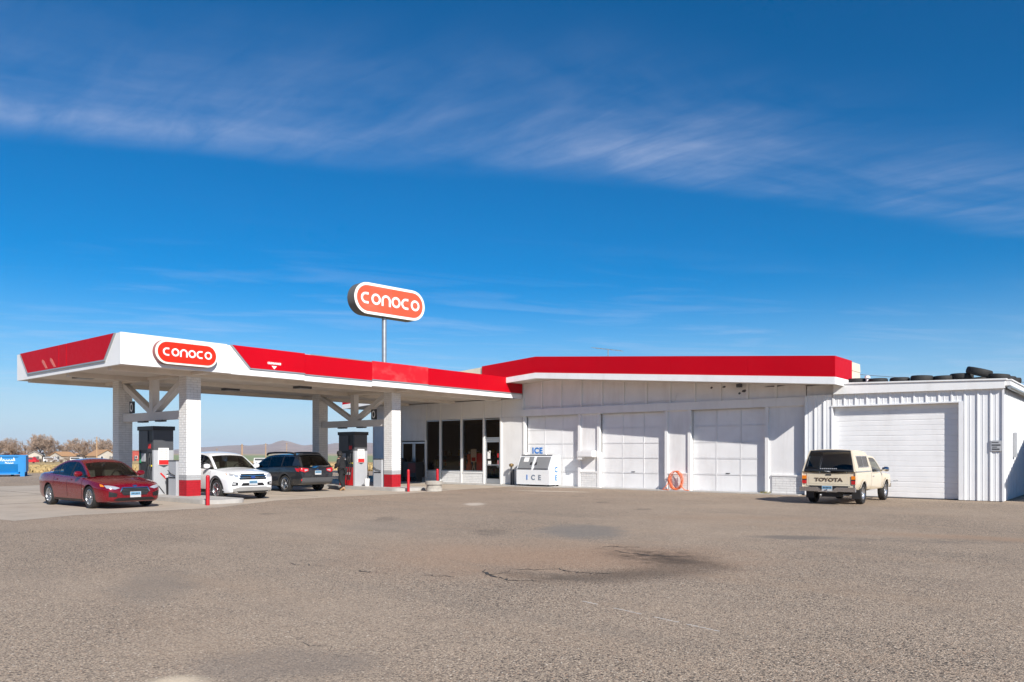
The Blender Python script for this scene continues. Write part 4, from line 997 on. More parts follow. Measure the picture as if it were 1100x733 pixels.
def lower_body(stations, wheels, rw, arch, paint_m, parent, yw):
    st = smooth_pts_n(stations, 5); mb = MB(); rows = [section(s) for s in st]; n = len(rows[0]); b = 0
    for r in rows: mb.v += [Vector(p) for p in r]
    for i in range(len(rows)-1):
        for j in range(n):
            j2 = (j+1) % n; mb.f.append((i*n+j, i*n+j2, (i+1)*n+j2, (i+1)*n+j)); mb.m.append(0)
    mb.f.append(tuple(range(n))); mb.f.append(tuple((len(rows)-1)*n+k for k in range(n-1, -1, -1))); mb.m += [0, 0]
    me = mb.mesh('body'); bm = bmesh.new(); bm.from_mesh(me); bmesh.ops.recalc_face_normals(bm, faces=bm.faces)
    bmesh.ops.triangulate(bm, faces=[f for f in bm.faces if len(f.verts) > 4]); bm.to_mesh(me); bm.free()
    o = link('body', me, [paint_m, M['black']], parent)
    cut = MB()
    for wx in wheels:
        for s_ in (-1, 1):
            y0, y1 = (yw-.30, yw+.4) if s_ > 0 else (-yw-.4, -yw+.30)
            cut.lathe([(0, y0), (arch, y0), (arch, y1), (0, y1)], 32, T(wx, 0, rw) @ Matrix.Rotation(R(-90), 4, 'X'), 0)
    cm_ = cut.mesh('cut'); bm = bmesh.new(); bm.from_mesh(cm_); bmesh.ops.remove_doubles(bm, verts=bm.verts, dist=1e-5); bmesh.ops.recalc_face_normals(bm, faces=bm.faces); bm.to_mesh(cm_); bm.free()
    cm_.materials.append(M['black']); co = bpy.data.objects.new('cut', cm_); COL.objects.link(co)
    md = o.modifiers.new('arches', 'BOOLEAN'); md.object = co; md.operation = 'DIFFERENCE'; md.solver = 'EXACT'; md.material_mode = 'TRANSFER'
    pl, po = parent.location.copy(), parent.rotation_euler.copy(); parent.location = (0,0,0); parent.rotation_euler = (0,0,0)
    bpy.context.view_layer.update()
    dg = bpy.context.evaluated_depsgraph_get(); new = bpy.data.meshes.new_from_object(o.evaluated_get(dg))
    o.modifiers.clear(); o.data = new; bpy.data.objects.remove(co)
    parent.location = pl; parent.rotation_euler = po
    new.polygons.foreach_set('use_smooth', [True]*len(new.polygons)); new.set_sharp_from_angle(angle=R(32))
    bvh = BVHTree.FromPolygons([v.co.copy() for v in new.vertices], [tuple(p.vertices) for p in new.polygons])
    return o, bvh
def decal(bvh, poly, plane, side, m, name, parent, off=.006, cuts=2):
    """poly laid on the body: plane 'x' (front/rear, points y,z), 'y' (flanks, points x,z), 'z' (top, points x,y)"""
    bm = bmesh.new(); vs = []
    for p in poly:
        vs.append(bm.verts.new({'x': (0, p[0], p[1]), 'y': (p[0], 0, p[1]), 'z': (p[0], p[1], 0)}[plane]))
    bm.faces.new(vs); bmesh.ops.triangulate(bm, faces=bm.faces)
    for _ in range(cuts): bmesh.ops.subdivide_edges(bm, edges=[e for e in bm.edges if e.calc_length() > .05], cuts=1, use_grid_fill=True)
    bmesh.ops.triangulate(bm, faces=bm.faces)
    ax = {'x': Vector((1,0,0)), 'y': Vector((0,1,0)), 'z': Vector((0,0,1))}[plane]*side
    for v in bm.verts:
        h = bvh.ray_cast(v.co+ax*4, -ax)
        if h[0] is None: h = bvh.find_nearest(v.co+ax*1.5)
        v.co = h[0]+ax*off
    bmesh.ops.recalc_face_normals(bm, faces=bm.faces)
    for f in bm.faces:
        if f.normal.dot(ax) < 0: f.normal_flip()
        f.smooth = True
    me = bpy.data.meshes.new(name); bm.to_mesh(me); bm.free(); return link(name, me, m, parent)
def wheel(parent, x, y, r, w, side, spokes=10, rimf=.70, rim_m=None, steel=False):
    MM = T(x, y, r) @ Matrix.Rotation(R(-90 if side > 0 else 90), 4, 'X'); h = w/2     # local +z points outwards
    mb = MB(); k = rimf
    mb.lathe([(r*k, -h*.85), (r*.82, -h), (r*.95, -h*.9), (r, -h*.55), (r, h*.55), (r*.95, h*.9), (r*.82, h), (r*k, h*.85), (r*(k-.02), 0)], 32, MM, 0, True)
    t = mb.build('wheel', M['rubber'], parent, smooth=40, fix=True)
    mb = MB(); mb.lathe([(r*k, h*.82), (r*(k-.05), h*.86), (r*(k-.08), h*.6), (r*(k-.10), -.02)], 32, MM); mb.lathe([(0, -.01), (r*(k-.09), -.01)], 24, MM, 1)
    mb.build('rim', [rim_m or M['rim'], M['dark']], t, smooth=40, fix=True)
    mb = MB()
    if steel: mb.lathe([(0, h*.55), (r*.2, h*.6), (r*.22, h*.3), (r*.42, h*.2), (r*.52, h*.55), (r*.6, h*.5)], 24, MM)
    else:
        for i in range(spokes):
            a = 2*math.pi*i/spokes; Rm = MM @ Matrix.Rotation(a, 4, 'Z')
            mb.add([(r*.1, -r*.05, h*.55), (r*(k-.06), -r*.06, h*.78), (r*(k-.06), r*.06, h*.78), (r*.1, r*.05, h*.55), (r*.1, -r*.05, h*.3), (r*(k-.06), -r*.06, h*.5), (r*(k-.06), r*.06, h*.5), (r*.1, r*.05, h*.3)], [(0,1,2,3), (7,6,5,4), (0,4,5,1), (1,5,6,2), (2,6,7,3), (3,7,4,0)], 0, Rm)
    mb.lathe([(0, h*.68), (r*.13, h*.66), (r*.16, h*.5), (r*.16, .0)], 16, MM)
    mb.build('spokes', rim_m or M['rim'], t, smooth=35, fix=True); return t
class Cabin:
    """glass house on a rail curve (x, z) seen from the side"""
    def __init__(s, rail, belt, wb, wr, ztop, crown=.06, n=8, wfun=None):
        s.rail = [tuple(p) for p in smooth_pts_n(rail, n)]; s.belt = belt; s.wb, s.wr, s.zt, s.crown = wb, wr, ztop, crown; s.wfun = wfun or (lambda x: 1)
    def y(s, x, z):
        t = min(max((z-s.belt(x))/(s.zt-s.belt(x)), 0), 1); return lerp(s.wb, s.wr, t**1.15)*s.wfun(x)
    def top(s, x):
        P = s.rail; best = None
        for (xa, za), (xb, zb_) in zip(P, P[1:]):
            lo, hi = min(xa, xb), max(xa, xb)
            if lo-1e-6 <= x <= hi+1e-6:
                t = 0 if abs(xb-xa) < 1e-6 else (x-xa)/(xb-xa); z = lerp(za, zb_, t); best = z if best is None else max(best, z)
        return best if best is not None else s.belt(x)
    def side(s, x0, x1, m, name, parent, zlo=.02, zhi=.055, sd=(1, -1), n=14, off=0, lo=None, hi=None):
        for d in sd:
            rows = []
            for i in range(n+1):
                x = lerp(x0, x1, i/n); a = (s.belt(x)+zlo) if lo is None else lo(x); b = (s.top(x)-zhi) if hi is None else hi(x); b = max(b, a+.002)
                rows.append([(x, d*(s.y(x, lerp(a, b, k/4))+off), lerp(a, b, k/4)) for k in range(5)])
            mb = MB(); mb.grid(rows if d < 0 else rows[::-1]); o = mb.build(name, m, parent, smooth=50); s.face_out(o)
        return o
    def sweep(s, xa, xb, m, name, parent, f0=-1, f1=1, n=10, off=0, seg=None):
        """surface across the car following the rail between rail indices"""
        P = s.rail; rows = []
        for i in range(xa, xb+1):
            x, z = P[i]; q = P[min(i+1, len(P)-1)]; p = P[max(i-1, 0)]
            nx, nz = -(q[1]-p[1]), (q[0]-p[0]); l = math.hypot(nx, nz) or 1; nx, nz = nx/l, nz/l
            if nz < 0 and abs(nz) > .2: nx, nz = -nx, -nz
            elif abs(nz) <= .2: nx = abs(nx)*(1 if x > 0 else -1) if s.flip is None else abs(nx)*s.flip
            Y = s.y(x, z)
            rows.append([(x+nx*(s.crown*(1-f*f)+off), Y*f, z+nz*(s.crown*(1-f*f)+off)) for f in [lerp(f0, f1, k/n) for k in range(n+1)]])
        mb = MB(); mb.grid(rows); o = mb.build(name, m, parent, smooth=50); s.face_out(o); return o
    def face_out(s, o):
        xs = [p[0] for p in s.rail]; c = Vector(((max(xs)+min(xs))/2, 0, s.belt(0)))
        bm = bmesh.new(); bm.from_mesh(o.data); bm.normal_update()
        if sum((f.calc_center_median()-c).dot(f.normal)*f.calc_area() for f in bm.faces) < 0: bmesh.ops.reverse_faces(bm, faces=bm.faces)
        bm.to_mesh(o.data); bm.free()
    flip = None
    def idx(s, x, after=0):
        return min(range(after, len(s.rail)), key=lambda i: abs(s.rail[i][0]-x))
def interior(parent, x0, x1, w, z, seats, wheel_at=None, floor=True):
    mb = MB(); mb.box(x1, x0, -w, w, z-.03, z) ; o = mb.build('cabin_floor', M['cabin'], parent)
    for x, y in seats:
        mb = MB(); MM = T(x, y, z-.2) @ Matrix.Rotation(R(-12), 4, 'Y')
        mb.box(-.09, .09, -.23, .23, 0, .55, 0, MM); mb.box(-.05, .05, -.12, .12, .57, .76, 0, MM); mb.build('seat', M['seat'], parent)
    mb = MB(); mb.box(x0-.35, x0-.05, -w, w, z, z+.06); mb.build('dashboard', M['cabin'], parent)
    if wheel_at:
        mb = MB(); mb.lathe([(.17, -.015), (.2, -.015), (.2, .015), (.17, .015)], 18, T(wheel_at[0], wheel_at[1], z+.1) @ Matrix.Rotation(R(-65), 4, 'Y'), 0, True); mb.build('steering_wheel', M['cabin'], parent)
def plate(parent, x, y, z, side, m1='plate_blue'):
    mb = MB(); mb.box(x-.006, x+.006, y-.16, y+.16, z-.085, z+.085); o = mb.build('licence_plate', M['plate_white'], parent)
    mb = MB(); xx = x+side*.0075; mb.box(xx-.001, xx+.001, y-.15, y+.15, z-.02, z+.075); mb.build('plate_print', M[m1], o)
    mb = MB()
    for k in range(6): mb.box(xx+side*.001-.001, xx+side*.001+.001, y-.12+.042*k, y-.095+.042*k, z+.0, z+.05)
    mb.build('plate_characters', M['dark_print'], o)
def mirror(parent, x, y, z, s_, m):
    mb = MB(); prof = [(0, -.09), (.05, -.085), (.075, -.03), (.075, .05), (.05, .09), (0, .095)]
    mb.lathe([(.001, -.10), (.06, -.09), (.085, -.03), (.085, .04), (.06, .09), (.001, .1)], 12, T(x, s_*(y+.13), z) @ Matrix.Rotation(R(90), 4, 'X') @ Matrix.Diagonal((.75, 1, 1.15, 1))); o = mb.build('mirror', m, parent, smooth=50, fix=True)
    mb = MB(); mb.bar((x, s_*(y-.02), z-.04), (x, s_*(y+.08), z-.03), .06, .04); mb.build('mirror_arm', M['dark'], o)
def handles(bvh, parent, xs, z, m, w=.1):
    for x in xs:
        for s_ in (1, -1): decal(bvh, [(x-w, z-.018), (x+w, z-.018), (x+w, z+.018), (x-w, z+.018)], 'y', s_, m, 'door_handle', parent, off=.02, cuts=1)
def seam(bvh, parent, pts, w=.007):
    for (x0, z0), (x1, z1) in zip(pts, pts[1:]):
        d = Vector((x1-x0, z1-z0)).normalized(); nx, nz = -d.y*w, d.x*w
        for s_ in (1, -1): decal(bvh, [(x0+nx, z0+nz), (x1+nx, z1+nz), (x1-nx, z1-nz), (x0-nx, z0-nz)], 'y', s_, M['black'], 'door_seam', parent, off=.003, cuts=3)

# ---- red sedan, facing +X
def sedan():
    c = thing('sedan', 'dark red four-door sedan stopped at the near pump island', 'car', (-25.78, 10.62, .005), R(1.5)); p = M['car_red']
    st = [(2.40,.34,.60,.55,.52,.40), (2.375,.25,.69,.62,.66,.54), (2.29,.20,.755,.70,.775,.64), (2.10,.18,.81,.76,.855,.70), (1.80,.17,.865,.81,.905,.75), (1.43,.16,.915,.86,.925,.78), (1.0,.16,.965,.90,.92,.80), (.80,.16,.80,.915,.92,.81), (.2,.16,.72,.935,.92,.82), (-.6,.16,.72,.955,.92,.82), (-1.2,.17,.80,.985,.925,.81), (-1.5,.17,1.02,1.0,.925,.79), (-1.95,.2,1.075,1.025,.905,.74), (-2.28,.25,1.07,1.01,.85,.69), (-2.42,.32,1.02,.95,.77,.62), (-2.47,.42,.92,.85,.68,.56)]
    b, bv = lower_body(st, (1.425, -1.425), .335, .385, p, c, .93)
    cb = Cabin([(1.12,.93), (.75,1.16), (.30,1.36), (-.15,1.43), (-.6,1.425), (-1.0,1.36), (-1.4,1.22), (-1.78,1.06)], lambda x: .93-.035*x*.9, .80, .57, 1.43, .055, wfun=lambda x: 1-.03*(x/1.5)**2)
    i1 = cb.idx(.42); i2 = cb.idx(-.98); last = len(cb.rail)-1
    cb.sweep(0, i1, M['car_glass'], 'windshield', c, -.93, .93); cb.sweep(i1, i2, p, 'roof', c); cb.sweep(i2, last-2, M['car_glass'], 'rear_window', c, -.9, .9)
    for f0, f1 in ((-1, -.93), (.93, 1)): cb.sweep(0, i1, p, 'a_pillar', c, f0, f1, 2); cb.sweep(i2, last, p, 'c_pillar', c, f0, f1, 2)
    cb.side(1.05, -1.75, p, 'roof_rail', c, n=40, lo=lambda x: cb.top(x)-.05, hi=lambda x: cb.top(x), off=.002)
    cb.side(.92, -.02, M['car_glass'], 'side_window', c); cb.side(-.1, -.92, M['car_glass'], 'side_window', c); cb.side(-.98, -1.45, M['privacy'], 'quarter_window', c)
    cb.side(-.02, -.1, M['dark'], 'b_pillar', c, n=2); cb.side(-.92, -.98, M['dark'], 'b_pillar', c, n=2)
    cb.side(1.05, -1.75, M['chrome'], 'belt_trim', c, lo=lambda x: cb.belt(x)-.01, hi=lambda x: cb.belt(x)+.012, off=.004)
    interior(c, .95, -1.5, .74, .86, ((.1, .38), (.1, -.38), (-.85, .38), (-.85, -.38), (-.85, 0)), (.5, .38))
    for x in (1.425, -1.425):
        for s_ in (1, -1): wheel(c, x, s_*.80, .335, .22, s_)
    decal(bv, [(-.42,.50), (-.36,.62), (.36,.62), (.42,.50), (.34,.40), (-.34,.40)], 'x', 1, M['grille'], 'grille', c, .008, 3)
    for pl in ([(-.45,.50), (-.38,.635), (.38,.635), (.45,.50), (.42,.50), (.355,.615), (-.355,.615), (-.42,.50)],):
        decal(bv, [(-.45,.50), (-.385,.64), (-.36,.62), (-.42,.50)], 'x', 1, M['chrome'], 'grille_trim', c, .011, 2); decal(bv, [(.45,.50), (.385,.64), (.36,.62), (.42,.50)], 'x', 1, M['chrome'], 'grille_trim', c, .011, 2); decal(bv, [(-.385,.64), (.385,.64), (.36,.622), (-.36,.622)], 'x', 1, M['chrome'], 'grille_trim', c, .011, 3)
    for k in range(4): z = .44+.045*k; decal(bv, [(-.38,z), (.38,z), (.38,z+.008), (-.38,z+.008)], 'x', 1, M['dark_panel'], 'grille_bar', c, .012, 3)
    for s_ in (1, -1):
        h = decal(bv, [(s_*.44,.62), (s_*.56,.665), (s_*.72,.70), (s_*.80,.70), (s_*.78,.62), (s_*.58,.58)], 'x', 1, M['lamp_clear'], 'headlight', c, .008, 3)
        decal(bv, [(2.06,.665), (2.2,.66), (2.1,.72), (1.98,.735)], 'y', s_, M['lamp_amber'], 'turn_signal', c, .008, 2)
        decal(bv, [(s_*.52,.46), (s_*.74,.52), (s_*.74,.36), (s_*.54,.36)], 'x', 1, M['grille'], 'fog_light', c, .008, 3)
        decal(bv, [(s_*.5,.98), (s_*.72,.96), (s_*.74,.86), (s_*.5,.86)], 'x', -1, M['lamp_red'], 'tail_light', c, .008, 3)
        mirror(c, .82, .82, 1.02, s_, p)
    decal(bv, [(-.62,.27), (-.5,.33), (.5,.33), (.62,.27), (.5,.235), (-.5,.235)], 'x', 1, M['grille'], 'lower_intake', c, .008, 3)
    plate(c, 2.425, 0, .42, 1); plate(c, -2.48, 0, .78, -1)
    mb = MB(); mb.lathe([(0, 0), (.05, 0), (.05, .012), (0, .014)], 16, T(2.37, 0, .672) @ Matrix.Rotation(R(70), 4, 'Y') @ Matrix.Diagonal((.6, 1.5, 1, 1))); mb.build('hood_emblem', M['chrome'], c, fix=True)
    seam(bv, c, [(.95,.88), (.98,.55), (.9,.26)]); seam(bv, c, [(-.05,.93), (-.05,.28)]); seam(bv, c, [(-1.0,.96), (-1.05,.62)])
    handles(bv, c, (.15, -.85), .84, p)
    decal(bv, [(.95,.26), (-1.0,.26), (-1.0,.20), (.95,.20)], 'y', -1, M['dark'], 'sill', c, .004, 3); decal(bv, [(.95,.26), (-1.0,.26), (-1.0,.20), (.95,.20)], 'y', 1, M['dark'], 'sill', c, .004, 3)
    decal(bv, [(1.08,.60), (1.02,.60), (1.02,.56), (1.08,.56)], 'y', -1, M['chrome'], 'door_badge', c, .006, 1)
sedan()

# ---- white compact SUV, facing +X
def suv():
    c = thing('compact_suv', 'white compact SUV partly hidden behind the near brick column', 'car', (-26.75, 15.42, .005), R(-3)); p = M['car_white']
    st = [(2.27,.42,.80,.74,.50,.42), (2.25,.30,.93,.84,.68,.56), (2.17,.25,.99,.91,.80,.66), (1.98,.23,1.03,.96,.87,.72), (1.65,.22,1.075,1.0,.91,.76), (1.345,.22,1.10,1.03,.92,.78), (.95,.22,1.15,1.06,.92,.81), (.75,.22,.95,1.07,.92,.82), (0,.22,.85,1.09,.92,.83), (-.9,.22,.85,1.12,.92,.83), (-1.4,.23,.95,1.15,.915,.82), (-1.9,.26,1.0,1.17,.89,.80), (-2.14,.32,1.02,1.12,.84,.76), (-2.22,.42,.95,.98,.76,.70)]
    b, bv = lower_body(st, (1.345, -1.345), .36, .415, p, c, .93)
    cb = Cabin([(1.10,1.08), (.75,1.32), (.35,1.55), (-.1,1.64), (-.7,1.66), (-1.3,1.64), (-1.75,1.58), (-2.0,1.35), (-2.1,1.13)], lambda x: 1.08-.04*x, .81, .60, 1.66, .05, wfun=lambda x: 1-.02*(x/1.5)**2)
    i1 = cb.idx(.42); i2 = cb.idx(-1.75); last = len(cb.rail)-1
    cb.sweep(0, i1, M['car_glass'], 'windshield', c, -.93, .93); cb.sweep(i1, i2, p, 'roof', c); cb.flip = -1; cb.sweep(i2, last-2, M['privacy'], 'rear_window', c, -.88, .88); cb.flip = None
    for f0, f1 in ((-1, -.93), (.93, 1)): cb.sweep(0, i1, p, 'a_pillar', c, f0, f1, 2)
    cb.flip = -1
    for f0, f1 in ((-1, -.88), (.88, 1)): cb.sweep(i2, last, p, 'd_pillar', c, f0, f1, 2)
    cb.flip = None
    cb.side(1.05, -2.05, p, 'roof_rail', c, n=40, lo=lambda x: cb.top(x)-.06, hi=lambda x: cb.top(x), off=.002)
    cb.side(.9, .0, M['car_glass'], 'side_window', c, zhi=.06); cb.side(-.09, -.95, M['privacy'], 'side_window', c, zhi=.06); cb.side(-1.02, -1.7, M['privacy'], 'quarter_window', c, zhi=.07)
    cb.side(0, -.09, M['dark'], 'b_pillar', c, n=2); cb.side(-.95, -1.02, p, 'c_pillar', c, n=2); cb.side(-1.7, -2.05, p, 'd_pillar', c, n=5, zhi=.0)
    interior(c, .95, -1.9, .76, 1.0, ((.1, .38), (.1, -.38), (-.9, .38), (-.9, -.38)), (.5, .38))
    for x in (1.345, -1.345):
        for s_ in (1, -1): wheel(c, x, s_*.80, .36, .23, s_, spokes=5)
    for k in range(3):
        z = .72+.075*k; decal(bv, [(-.5+.03*k,z), (.5-.03*k,z), (.52-.03*k,z+.05), (-.52+.03*k,z+.05)], 'x', 1, M['grille'], 'grille', c, .008, 3)
    for k in range(2): z = .77+.075*k; decal(bv, [(-.52,z), (.52,z), (.52,z+.025), (-.52,z+.025)], 'x', 1, M['chrome'], 'grille_bar', c, .012, 3)
    decal(bv, [(-.10,.80), (-.05,.84), (.05,.84), (.10,.80), (.05,.76), (-.05,.76)], 'x', 1, mat('blue_emblem', (.02,.06,.25), .3), 'grille_emblem', c, .02, 1)
    for s_ in (1, -1):
        decal(bv, [(s_*.54,.88), (s_*.54,.80), (s_*.70,.80), (s_*.80,.86), (s_*.80,.95)], 'x', 1, M['lamp_clear'], 'headlight', c, .008, 3)
        decal(bv, [(2.06,.86), (1.95,.93), (1.85,.97), (2.0,.88)], 'y', s_, M['lamp_amber'], 'turn_signal', c, .01, 2)
        decal(bv, [(s_*.56,.52), (s_*.56,.62), (s_*.74,.64), (s_*.76,.50)], 'x', 1, M['grille'], 'fog_light_bezel', c, .008, 3)
        decal(bv, [(s_*.64,.54), (s_*.64,.61), (s_*.74,.61), (s_*.74,.54)], 'x', 1, M['lamp_clear'], 'fog_light', c, .014, 2)
        decal(bv, [(s_*.6,1.1), (s_*.78,1.1), (s_*.78,.92), (s_*.6,.95)], 'x', -1, M['lamp_red'], 'tail_light', c, .008, 3); mirror(c, .78, .83, 1.18, s_, p)
        for x in (1.345, -1.345):
            P = [(x+.50*math.cos(t), .36+.50*math.sin(t)) for t in [R(-10)+R(200)*i/16 for i in range(17)]]+[(x+.425*math.cos(t), .36+.425*math.sin(t)) for t in [R(190)-R(200)*i/16 for i in range(17)]]
            decal(bv, P, 'y', s_, M['cladding'], 'arch_cladding', c, .008, 1)
        decal(bv, [(1.0,.36), (-1.0,.36), (-1.0,.23), (1.0,.23)], 'y', s_, M['cladding'], 'sill_cladding', c, .006, 3)
    decal(bv, [(-.45,.50), (-.38,.60), (.38,.60), (.45,.50)], 'x', 1, M['grille'], 'lower_intake', c, .008, 3)
    decal(bv, [(-.74,.40), (-.5,.46), (.5,.46), (.74,.40), (.7,.30), (-.7,.30)], 'x', 1, mat('silver_skid', (.40,.39,.37), .4, .4), 'skid_plate', c, .008, 3)
    decal(bv, [(-.72,.32), (.72,.32), (.68,.25), (-.68,.25)], 'x', 1, M['cladding'], 'bumper_cladding', c, .012, 3)
    plate(c, 2.305, 0, .60, 1); handles(bv, c, (.15, -.85), .98, p); seam(bv, c, [(.9,1.02), (.95,.6), (.9,.3)]); seam(bv, c, [(-.05,1.06), (-.05,.36)])
suv()

# ---- dark wagon seen from behind, facing -X
def wagon():
    c = thing('wagon', 'dark grey station wagon with roof rails at the far pump', 'car', (-29.75, 20.15, .005), R(180)); p = M['car_blue']
    st = [(2.38,.36,.74,.68,.56,.46), (2.34,.28,.84,.77,.72,.6), (2.2,.25,.91,.85,.83,.7), (1.9,.24,.97,.91,.89,.76), (1.37,.23,1.02,.96,.92,.79), (.95,.23,1.06,1.0,.92,.81), (.75,.23,.85,1.01,.92,.82), (0,.23,.80,1.03,.92,.83), (-.9,.23,.80,1.06,.92,.83), (-1.4,.24,.95,1.08,.92,.82), (-2.0,.27,1.0,1.09,.90,.80), (-2.30,.33,1.02,1.08,.86,.78), (-2.41,.40,.98,1.0,.80,.74), (-2.44,.46,.72,.74,.77,.72)]
    b, bv = lower_body(st, (1.37, -1.37), .355, .41, p, c, .93)
    cb = Cabin([(1.15,1.0), (.75,1.24), (.3,1.48), (-.15,1.56), (-.7,1.58), (-1.3,1.575), (-1.85,1.54), (-2.1,1.36), (-2.34,1.07)], lambda x: 1.03-.03*x, .82, .62, 1.58, .045, wfun=lambda x: 1-.02*(x/1.5)**2)
    i1 = cb.idx(.4); i2 = cb.idx(-1.86); last = len(cb.rail)-1
    cb.sweep(0, i1, M['car_glass'], 'windshield', c, -.93, .93); cb.sweep(i1, i2, p, 'roof', c)
    cb.flip = -1; cb.sweep(i2+1, last-2, M['privacy'], 'rear_window', c, -.86, .86)
    for f0, f1 in ((-1, -.86), (.86, 1)): cb.sweep(i2, last, p, 'd_pillar', c, f0, f1, 2)
    cb.sweep(i2-2, i2+2, M['dark'], 'rear_spoiler', c, -.95, .95, off=.03); cb.flip = None
    for f0, f1 in ((-1, -.93), (.93, 1)): cb.sweep(0, i1, p, 'a_pillar', c, f0, f1, 2)
    cb.side(1.1, -2.3, p, 'roof_rail_panel', c, n=44, lo=lambda x: cb.top(x)-.06, hi=lambda x: cb.top(x), off=.002)
    cb.side(.9, .02, M['privacy'], 'side_window', c, zhi=.06); cb.side(-.06, -.95, M['privacy'], 'side_window', c, zhi=.06); cb.side(-1.02, -1.75, M['privacy'], 'quarter_window', c, zhi=.07)
    cb.side(.02, -.06, M['dark'], 'b_pillar', c, n=2); cb.side(-.95, -1.02, M['dark'], 'c_pillar', c, n=2); cb.side(-1.75, -2.28, p, 'd_pillar', c, n=6, zhi=0)
    cb.side(.98, -1.75, M['chrome'], 'window_trim', c, n=30, lo=lambda x: cb.top(x)-.066, hi=lambda x: cb.top(x)-.052, off=.006)
    interior(c, .95, -2.0, .76, .95, ((.1, .38), (.1, -.38), (-.9, .38), (-.9, -.38)))
    for x in (1.37, -1.37):
        for s_ in (1, -1): wheel(c, x, s_*.80, .355, .23, s_, spokes=5)
    for s_ in (1, -1):
        mb = MB(); pts = [(.35, s_*.62, 1.56), (.2, s_*.63, 1.64), (-.6, s_*.63, 1.67), (-1.5, s_*.63, 1.65), (-1.75, s_*.62, 1.57)]
        mb.tube([tuple(q) for q in smooth_pts(pts, 4)], .045, 6); mb.build('roof_rail', M['dark'], c, smooth=50)
        decal(bv, [(s_*.46,1.0), (s_*.46,.90), (s_*.66,.84), (s_*.84,.90), (s_*.84,1.04)], 'x', -1, M['lamp_red'], 'tail_light', c, .01, 3)
        decal(bv, [(s_*.5,.96), (s_*.5,.92), (s_*.66,.88), (s_*.66,.97)], 'x', -1, M['lamp_clear'], 'reverse_light', c, .016, 2)
        decal(bv, [(-2.05,1.02), (-2.3,1.0), (-2.34,.86), (-2.2,.88)], 'y', s_, M['lamp_red'], 'tail_light_side', c, .01, 2)
        decal(bv, [(s_*.72,.56), (s_*.80,.56), (s_*.80,.48), (s_*.72,.48)], 'x', -1, M['lamp_red'], 'reflector', c, .012, 1); mirror(c, .82, .82, 1.12, s_, p)
        for x in (1.37, -1.37):
            P = [(x+.50*math.cos(t), .355+.50*math.sin(t)) for t in [R(-10)+R(200)*i/16 for i in range(17)]]+[(x+.42*math.cos(t), .355+.42*math.sin(t)) for t in [R(190)-R(200)*i/16 for i in range(17)]]
            decal(bv, P, 'y', s_, M['cladding'], 'arch_cladding', c, .008, 1)
        decal(bv, [(1.0,.38), (-1.0,.38), (-1.0,.24), (1.0,.24)], 'y', s_, M['cladding'], 'sill_cladding', c, .006, 3)
    decal(bv, [(-.78,.62), (.78,.62), (.78,.36), (-.78,.36)], 'x', -1, mat('bumper_grey', (.07,.07,.072), .55), 'rear_bumper', c, .03, 4)
    decal(bv, [(-.3,.90), (.3,.90), (.28,.74), (-.28,.74)], 'x', -1, M['dark'], 'plate_recess', c, .006, 3)
    plate(c, -2.47, 0, .82, -1); handles(bv, c, (.2, -.8), .93, p); seam(bv, c, [(.0,1.0), (.0,.38)]); seam(bv, c, [(-.98,1.02), (-1.0,.7)])
    decal(bv, [(-.06,.97), (.06,.97), (.06,.93), (-.06,.93)], 'x', -1, M['chrome'], 'tailgate_emblem', c, .012, 1)
wagon()

